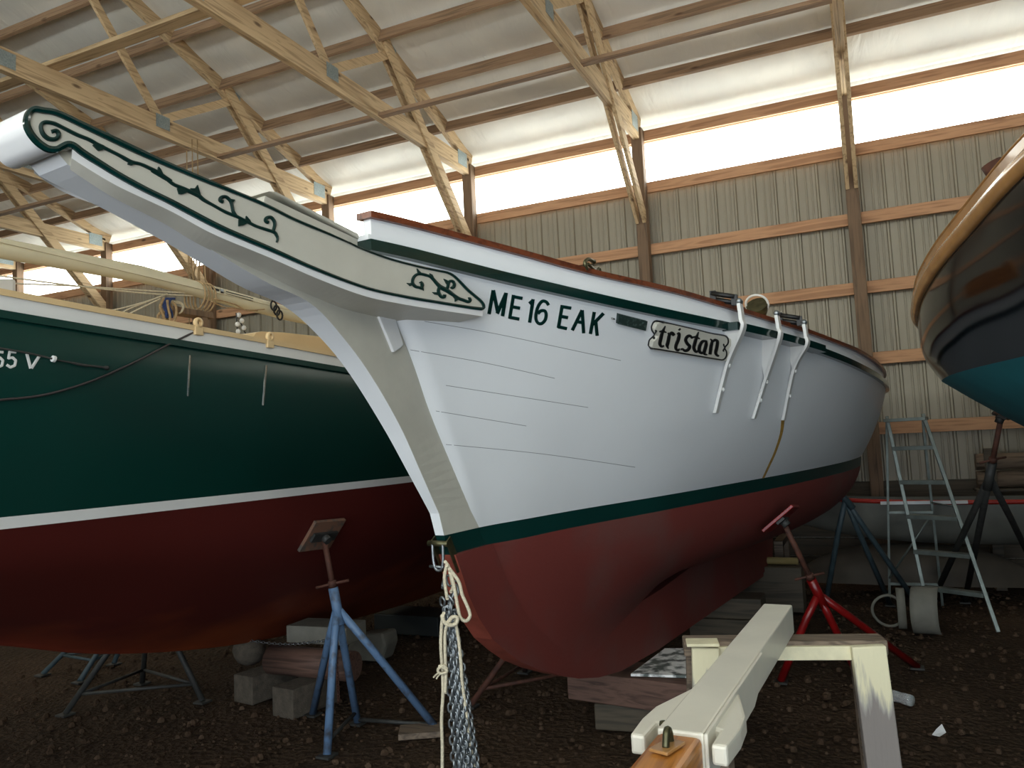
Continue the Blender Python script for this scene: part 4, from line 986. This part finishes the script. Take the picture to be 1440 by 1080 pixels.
# green sloop at the left
GX = -4.25
def gs(Y, hb, hw, zs, zw_, bil, zk):
    return (Y, [(hb, zs), (hb+.025*min(1, hb), zs-.30*(zs-zw_)), (hw, zw_), (hw-.005, zw_-.045), (hw*.83, zw_-.045-.34*(zw_-zk)), (hw*.42+.02, zw_-.045-.68*(zw_-zk)), (.10, zk+.06), (.0, zk)])
STA = [gs(-1.6, .04, .03, 2.62, 1.62, 0, 1.55), gs(-1, .42, .25, 2.56, 1.53, 0, 1.40), gs(0, .95, .82, 2.43, 1.53, 0, 1.30), gs(1, 1.22, 1.16, 2.35, 1.525, 0, 1.17),
       gs(2, 1.33, 1.28, 2.29, 1.525, 0, .97), gs(2.7, 1.36, 1.30, 2.262, 1.525, 0, .78), gs(3.2, 1.37, 1.31, 2.245, 1.525, 0, .61), gs(4.2, 1.36, 1.31, 2.215, 1.525, 0, .40), gs(5.2, 1.33, 1.27, 2.20, 1.525, 0, .29), gs(6.4, 1.22, 1.12, 2.20, 1.525, 0, .22), gs(7.6, 1.0, .80, 2.23, 1.525, 0, .2), gs(8.3, .80, .45, 2.26, 1.525, 0, .35)]
gcs = hull(STA)
gb = thing('sailboat', 'dark green sloop with white waterline stripe and red bottom at the left', 'sailboat', (GX, 3.5, .3))
m = hull_grid(MB(), gcs, GX, (0,1,2), -1.6, 8.3); part('topsides', m, M['gside'], gb)
GB = BVHTree.FromPolygons([V(p) for p in m.v], m.f)
m = hull_grid(MB(), gcs, GX, (2,3), -1.6, 8.3); part('waterline_stripe', m, M['white'], gb)
m = hull_grid(MB(), gcs, GX, (3,4,5,6,7), -1.6, 8.3); part('bottom', m, M['gred'], gb)
GBB = BVHTree.FromPolygons([V(p) for p in m.v], m.f)
m = MB().grid([[(GX+q*gcs[0][0](8.3), 8.3, gcs[0][1](8.3)), (GX+q*gcs[2][0](8.3), 8.3, 1.5), (GX, 8.3, .35)] for q in (1, 0, -1)]); part('transom', m, M['gside'], gb)
def grail(name, mat, o0, o1, z0, z1, label=None):
    m = MB()
    for sd in (1, -1):
        rows = []
        for Y in np.linspace(-1.6, 8.3, 70):
            t, z = gcs[0][0](Y), gcs[0][1](Y); rows.append([(GX+sd*(t+a), Y, z+b) for a, b in ((o0,z0),(o1,z0),(o1,z1),(o0,z1))])
        m.grid(rows, False, closeu=True)
    return part(name, m, mat, gb, label=label)
grail('rub_rail', M['gside'], -.03, .022, -.03, .0); grail('white_toerail', M['white'], -.04, .006, -.005, .062); grail('tan_caprail', M['tan'], -.06, .016, .058, .082)
m = MB().grid([[(GX+q*(gcs[0][0](Y)-.03), Y, gcs[0][1](Y)+.03+.05*(1-q*q)) for q in (-1,-.5,0,.5,1)] for Y in np.linspace(-1.5, 8.3, 30)]); part('deck', m, M['tan'], gb)
# cabin coaming and hatch seen over the rail
m = MB().prism([onX(x, y, -3.55) for x, y in ((357,500),(357,472),(360,468),(368,466),(400,467.5),(440,472),(520,483),(520,510))], (-1.2,0,0)); part('coaming', m, M['tan'], gb, .02)
m = MB().prism([onX(x, y, -3.45) for x, y in ((-120,391),(25,391.5),(25.5,440),(-120,420))], (-1.4,0,0)); part('cabin', m, M['white'], gb, .02)
for x, y, px2 in ((278.5, 463, (264,557)), (380, 482, (369.5,570))):
    loc = None
    m = MB(); 
    d = ray(x, y+30); loc, no, _, _ = GB.ray_cast(V(EYE), V(d).normalized())
    if loc is None: continue
    Yc = loc.y; t, z = gcs[0][0](Yc), gcs[0][1](Yc); c = np.array([GX+t+.012, Yc, z+.07])
    m.lathe([(.013,.012),(.024,.010),(.027,0),(.024,-.010),(.013,-.012),(.013,.012)], c+np.array([0,0,.028]), Matrix.Rotation(pi/2, 3, 'Y'), 18); m.box(c+np.array([0,0,-.012]), (.018,.05,.04))
    part('chainplate_knee', m, M['tan'], gb, .003)
    m = MB(); stroke(m, [(x-12 if x < 300 else x-6, y+37 if x < 300 else y+32), px2], [3,2.2], GB, .006); part('chainplate', m, M['chrome'], gb)
m = MB(); g5 = lambda ox: [(ox+14,495.5),(ox+5,494.5),(ox+3.2,504),(ox+9,502.8),(ox+13.5,507),(ox+12,514),(ox+6,516.5),(ox+.6,513)]
for ox in (-9.5, 8.5): stroke(m, g5(ox), 3.6, GB, .003, dens=3, smooth=False, round_=False)
stroke(m, [(37.5,497.5),(43,518)], 4, GB, .003, round_=False); stroke(m, [(55.5,500),(44,518)], 4, GB, .003, round_=False)
part('registration_number', m, M['white'], gb, label='white registration characters ending 55 V', fixn=False)
FB = [onZ(460,1064,0), onZ(503,1018,0), onZ(613,1026,0), onZ(440,1006,0)]
loc, no, _, _ = GBB.ray_cast(V(EYE), V(ray(450, 750)).normalized()); no = no if no.dot(V(EYE)-loc) > 0 else -no
tp_ = np.array(loc+no*.03); ap = onY(473, 850, tp_[1]+.02)
bs = stand('boat_stand', 'blue steel tripod boat stand with worn square pad, in front of the green boat', ap, tp_, FB[:3]+[FB[3]], M['bluesteel'], padn=(-.80,.08,.60), padsize=(.27,.22), r=.024, braces=False)
m = MB().tube([FB[0]*.9+ap*.1, FB[1]*.9+ap*.1], .012, 6); part('brace', m, M['dsteel'], bs)
m = MB().tube([FB[1]*.96+ap*.04, FB[2]*.96+ap*.04], .013, 6); part('brace', m, M['dsteel'], bs)
m = MB(); pts = resample(cr([onY(352,901,4.5), onY(400,906,4.4), onY(450,902,4.2), onY(470,897,4.12)], 6), 34)
for i in range(33): d = pts[i+1]-pts[i]; link(m, (pts[i]+pts[i+1])/2, d, (0, i % 2, (i+1) % 2+.01), .026, .017, .0032)
part('safety_chain', m, M['galv'], bs)
m = MB(); pts = resample(cr([onY(474,900,4.15), onY(474,930,4.15), onY(476,985,4.15)], 6), 26)
for i in range(25): d = pts[i+1]-pts[i]; link(m, (pts[i]+pts[i+1])/2, d, (1*(i % 2), (i+1) % 2, .01), .026, .017, .0032)
part('safety_chain', m, M['rust'], bs)

# rope and cable on the green side
def over(px, off, bv=GB):
    out = []
    for x, y in cr(px, 6):
        loc, no, _, _ = bv.ray_cast(V(EYE), V(ray(x, y)).normalized())
        if loc is not None: no = no if no.dot(V(ray(x, y))) < 0 else -no; out.append(loc+no*off)
        elif out: out.append(out[-1]+(out[-1]-out[-2] if len(out) > 1 else Vector((0,.02,0))))
    return out
o = obj('electric_cable', MB().tube(over([(-60,566),(0,562),(60,555),(120,538),(180,513),(230,488),(252,477),(272,471)], .012), .0048, 8), M['cable']); tag(o, 'dark cable sagging from the green boat rail down across its side', 'cable')
ln = thing('rope', 'dark wire line ending in a frayed rope tail on the green hull, beside the number', 'rope', over([(70,504),(72,505)], .01)[0])
m = MB().tube(over([(-60,482),(0,491),(40,498),(70,505)], .014), .004, 6); part('wire', m, M['dsteel'], ln)
m = MB().tube(over([(70,505),(74,506)], .016), .013, 10); part('white_clip', m, M['white'], ln)
m = MB().tube(over([(75,506.5),(95,510),(115,514),(135,516),(149,518)], .012), [.004]*8+[.006]*6+[.005]*8+[.009]*3, 7); part('frayed_tail', m, M['dsteel'], ln)
# mast lying over the green boat
MX = -3.9
mq = [onX(x, y, MX) for x, y in ((0,349),(200,386),(400,440))]
a_, b_ = mq[0], mq[2]; dv = (b_-a_); dv /= np.linalg.norm(dv)
ms = thing('mast', 'cream mast stored level above the deck of the green boat', 'mast', mq[1])
m = MB(); pts = [a_-dv*3.2, a_, mq[1], b_, b_+dv*1.6]
rows = []
for p in pts: rows.append([p+np.array([.042*cos(t), 0, .052*sin(t)]) for t in np.linspace(0, 2*pi, 19)[:-1]])
m.grid(rows, closeu=True); m.add(rows[0], [tuple(range(18))]); m.add(rows[-1], [tuple(range(18))]); part('mast_tube', m, M['mast'], ms)
m = MB().beam(pts[0]+np.array([.04,0,.026]), pts[-1]+np.array([.04,0,.026]), .016, .02); part('sail_track', m, M['mast'], ms, .002)
mp_ = lambda x, y: onX(x, y, MX+.046)
m = MB().beam(mp_(296,405), mp_(308,408.5), .004, .016); m.beam(mp_(318,410), mp_(356,420), .004, .006); m.beam(mp_(318,413), mp_(356,423.5), .004, .006); part('sheave_slot', m, M['black'], ms)
m = MB().box(mp_(312,409.5), (.004,.03,.03)); part('sheave', m, M['galv'], ms)
q0 = onX(385, 430, MX+.075)
m = MB()
for k in range(3): m.tube([q0+np.array([0,.03*cos(a)+.03*k,.035*sin(a)-.03*k]) for a in np.linspace(0, 2*pi, 13)[:-1]], .007, 6, closed=True)
part('fitting', m, M['black'], ms)
m = MB()
for k in range(4):
    c = onX(274+k*5, 412+k*1.2, MX); m.tube([c+np.array([.075*cos(a), .012*sin(a)+.015*cos(a), .10*sin(a)-.02]) for a in np.linspace(0, 2*pi, 21)[:-1]], .006, 6, closed=True)
part('lashing', m, M['oldrope'], ms)
# support under the mast
c = onX(281, 425, MX); m = MB(); m.beam((c[0], c[1], 2.29), (c[0], c[1], c[2]-.07), .09, .05, (0,1,0)); m.box((c[0], c[1]-.1, c[2]-.085), (.10, .34, .04)); o = obj('mast_support', m, POSTW, bevel=.005, org=(c[0], c[1], 2.29)); tag(o, 'wooden upright on the green boat deck carrying the cream mast', 'mast support')
def lines(name, label, cat, paths, r, mat, X=MX+.1, group=None):
    t = thing(name, label, cat, onX(*paths[0][0], X))
    for i, px in enumerate(paths): part('line', MB().tube([onX(x, y, X) for x, y in cr(px, 6)], r, 6), mat, t)
    return t
lines('rigging_line', 'thin cream halyards stretched under the stored mast', 'rigging', [[(0,398),(100,402),(180,407),(260,412)], [(0,388),(90,400),(200,412),(272,416)], [(20,422),(90,434),(150,437),(205,424),(235,413)], [(158,453),(190,437),(225,420)], [(150,452),(180,435),(215,421)]], .0045, M['rope'])
lines('rigging_line', 'braided lines hanging below the mast from its lashing', 'rigging', [[(298,424),(315,432),(330,433),(350,436),(372,435)], [(300,420),(330,428),(345,436),(362,437)]], .0045, M['oldrope'])
rb = thing('rope', 'hank of blue and tan rope hanging from the mast over the green deck', 'rope', onX(240, 440, MX))
rr = random.Random(11)
for k in range(7):
    x0 = 233+rr.uniform(-5,9); pts = [(x0, 418+rr.uniform(0,6)), (x0+rr.uniform(-6,8), 432), (x0+rr.uniform(-8,10), 446), (x0+rr.uniform(-6,12), 458), (x0+rr.uniform(-8,14), 467)]
    part('strand', MB().tube([onX(x, y, MX+.05+.01*k) for x, y in cr(pts, 5)], .008, 6), M['oldrope'], rb)
for k in range(4):
    x0 = 232+k*2.5; part('blue_strand', MB().tube([onX(x, y, MX+.09) for x, y in cr([(x0+6,420),(x0,421),(x0-2,430),(x0+2,440),(x0-1+k,447)], 5)], .008, 6), M['bluerope'], rb)
for k in range(3): part('strand', MB().tube([onX(x, y, MX+.06) for x, y in cr([(242,425),(250+k*3,424+k*2),(257,428+k*4),(258-k*3,435+k*3)], 5)], .005, 6), M['rope'], rb)
bl = thing('mooring_line', 'dark cord strung with small white floats rising from the green deck', 'cord', onX(335, 470, MX))
for px in ([(332,440),(333,452),(334,468)], [(337,448),(341,460),(347,472)]): part('cord', MB().tube([onX(x, y, MX) for x, y in cr(px, 5)], .004, 6), M['black'], bl)
for x, y in ((336,443),(340,451),(334,456),(343,461),(335,466)): part('float', MB().lathe([(0,.018),(.012,.013),(.017,0),(.012,-.013),(0,-.018)], onX(x, y, MX+.01), None, 10), M['white'], bl)
hc = thing('hanging_cord', 'three thin pale cords hanging down from the roof truss above the trailboard', 'cord', onX(270, 240, -7.3))
for x in (262.5, 270, 277.5):
    p = onX(x, 196 if x > 265 else 212, -7.3); part('cord', MB().tube([p, (p[0], p[1], p[2]-2.2)], .007, 6), M['oldrope'], hc)
hc = thing('hanging_cord', 'tangle of pale cords and blocks hanging at the post behind the mast lashing', 'cord', onY(277, 400, 9.4))
for k, px in enumerate(([(270,352),(270,375),(272,398)], [(275,355),(276,372),(272,385),(274,400)], [(283,362),(279,380),(280,395),(288,404)], [(287,362),(288,385),(291,406)])):
    part('cord', MB().tube([onY(x, y, 9.3+.03*k) for x, y in cr(px, 6)], .012, 6), M['oldrope'], hc)

# navy boat at the right
NX = 2.05
E_ = [(.3,2.03),(1.2,1.72),(2.0,1.46),(2.6,1.25),(3.2,1.02),(3.6,.86),(4,.725),(4.7,.565),(5.3,.44),(6,.375),(6.6,.40),(7.2,.55),(7.9,.95)]
ZS = Curve([(.3,3.36),(1.2,3.25),(2,3.14),(2.6,3.06),(3.2,2.99),(4,2.87),(4.7,2.775),(5.3,2.685),(6,2.59),(6.6,2.53),(7.2,2.50),(7.9,2.49)])
EX = Curve(E_)
nst = []
for Y in (.3,1.2,2,2.6,3.2,4,4.7,5.3,6,6.6,7.2,7.9):
    e = EX(Y); t = NX-e; zs = ZS(Y); q = {2.6:.55,3.2:.66,4:.8,4.7:.9,5.3:.96}.get(Y, 1)
    nst.append((Y, [(t, zs), (t-.012*q, zs-.30), (max(.02,t-.15+.03*q), 2.02), (max(.02,t-.30), 1.86+.02), (max(.02,t-.52), 1.72), (t*.45, 1.45), (min(.09, t*.4), .95 if Y > 2.3 else 1.3), (min(.05, t*.3), .50 if Y > 2.3 else 1.25)]))
ncs = hull(nst)
nb_ = thing('sailboat', 'glossy navy blue boat with varnished rubrail and teal bottom at the right edge', 'sailboat', (NX, 5.5, .5))
m = hull_grid(MB(), ncs, NX, (0,1,2), .3, 7.9); part('topsides', m, M['navy'], nb_)
m = hull_grid(MB(), ncs, NX, (2,3,4,5,6,7), .3, 7.9); part('bottom', m, M['teal'], nb_)
m = MB().grid([[(NX+q*ncs[k][0](7.9), 7.9, ncs[k][1](7.9)) for k in range(8)] for q in (1,0,-1)]); part('transom', m, M['navy'], nb_)
def nrail(name, mat, o0, o1, z0, z1, rnd=False):
    m = MB()
    for sd in (1, -1):
        rows = []
        for Y in np.linspace(.3, 7.9, 80):
            t, z = ncs[0][0](Y), ncs[0][1](Y)
            pr = ((o0,z0),(o1,z0),(o1,z1),(o0,z1)) if not rnd else [((o0+o1)/2+(o1-o0)/2*cos(a), (z0+z1)/2+(z1-z0)/2*sin(a)) for a in np.linspace(0, 2*pi, 13)[:-1]]
            rows.append([(NX+sd*(t+a), Y, z+b) for a, b in pr])
        m.grid(rows, rnd, closeu=True)
    return part(name, m, mat, nb_)
nrail('rub_rail', M['gold'], -.03, .042, -.08, .02, True); nrail('toe_rail', M['gold'], -.05, .012, .02, .075); nrail('cap_moulding', M['gold'], -.06, .02, .07, .092, True)
m = MB().grid([[(NX+q*(ncs[0][0](Y)-.04), Y, ncs[0][1](Y)+.02) for q in (-1,0,1)] for Y in np.linspace(.3, 7.9, 30)]); part('deck', m, M['tan'], nb_)
c = onY(1394, 232, 4.6); m = MB().tube([(c[0]+.03, c[1], c[2]-.06), (c[0]+.0, c[1], c[2]+.01)], .05, 14); part('winch', m, M['rust'], nb_)

pc = onZ(1003, 1052, .84); m = MB().box((pc[0]-.0, pc[1]+.03, .4225), (.085, .085, .845)); o = obj('timber_post', m, OLDW, bevel=.005); tag(o, 'short grey timber post propping the near end of the white spar', 'post')

# ------------------------------------------------------------------ camera, light
cam = bpy.data.cameras.new('camera'); co = bpy.data.objects.new('camera', cam); C.objects.link(co)
co.matrix_world = Matrix(((CAM[0][0], CAM[1][0], -CAM[2][0], EYE[0]), (CAM[0][1], CAM[1][1], -CAM[2][1], EYE[1]), (CAM[0][2], CAM[1][2], -CAM[2][2], EYE[2]), (0,0,0,1)))
cam.sensor_width = 36; cam.lens = 36*F/1440; cam.clip_start = .05; cam.clip_end = 200
bpy.context.scene.camera = co
def area(name, loc, rot, sx, sy, e, col):
    l = bpy.data.lights.new(name, 'AREA'); l.shape = 'RECTANGLE'; l.size = sx; l.size_y = sy; l.energy = e; l.color = col
    o = bpy.data.objects.new(name, l); C.objects.link(o); o.location = loc; o.rotation_euler = rot; return o
area('daylight_through_door', ((DX0+DX1)/2, YB+.1, DH/2), (radians(90), 0, 0), DX1-DX0, DH, 330, (.80,.90,1.0))
sl = bpy.data.lights.new('sun', 'SUN'); sl.energy = 26; sl.angle = radians(1); sl.color = (1,.96,.9); so_ = bpy.data.objects.new('sun', sl); C.objects.link(so_); so_.rotation_euler = Vector((.75,-.25,-.8)).to_track_quat('-Z','Y').to_euler(); so_.location = (-10,-8,12)
w = bpy.data.worlds.new('sky'); bpy.context.scene.world = w; w.use_nodes = True
w.node_tree.nodes['Background'].inputs[0].default_value = (.75,.87,1,1); w.node_tree.nodes['Background'].inputs[1].default_value = 1.0
sc_ = bpy.context.scene
sc_.view_settings.view_transform = 'Standard'; sc_.view_settings.look = 'None'; sc_.view_settings.gamma = 1; sc_.view_settings.use_curve_mapping = False
sc_.view_settings.exposure = 0
sc_.cycles.use_denoising = True; sc_.cycles.max_bounces = 8; sc_.cycles.diffuse_bounces = 5; sc_.cycles.sample_clamp_indirect = 4
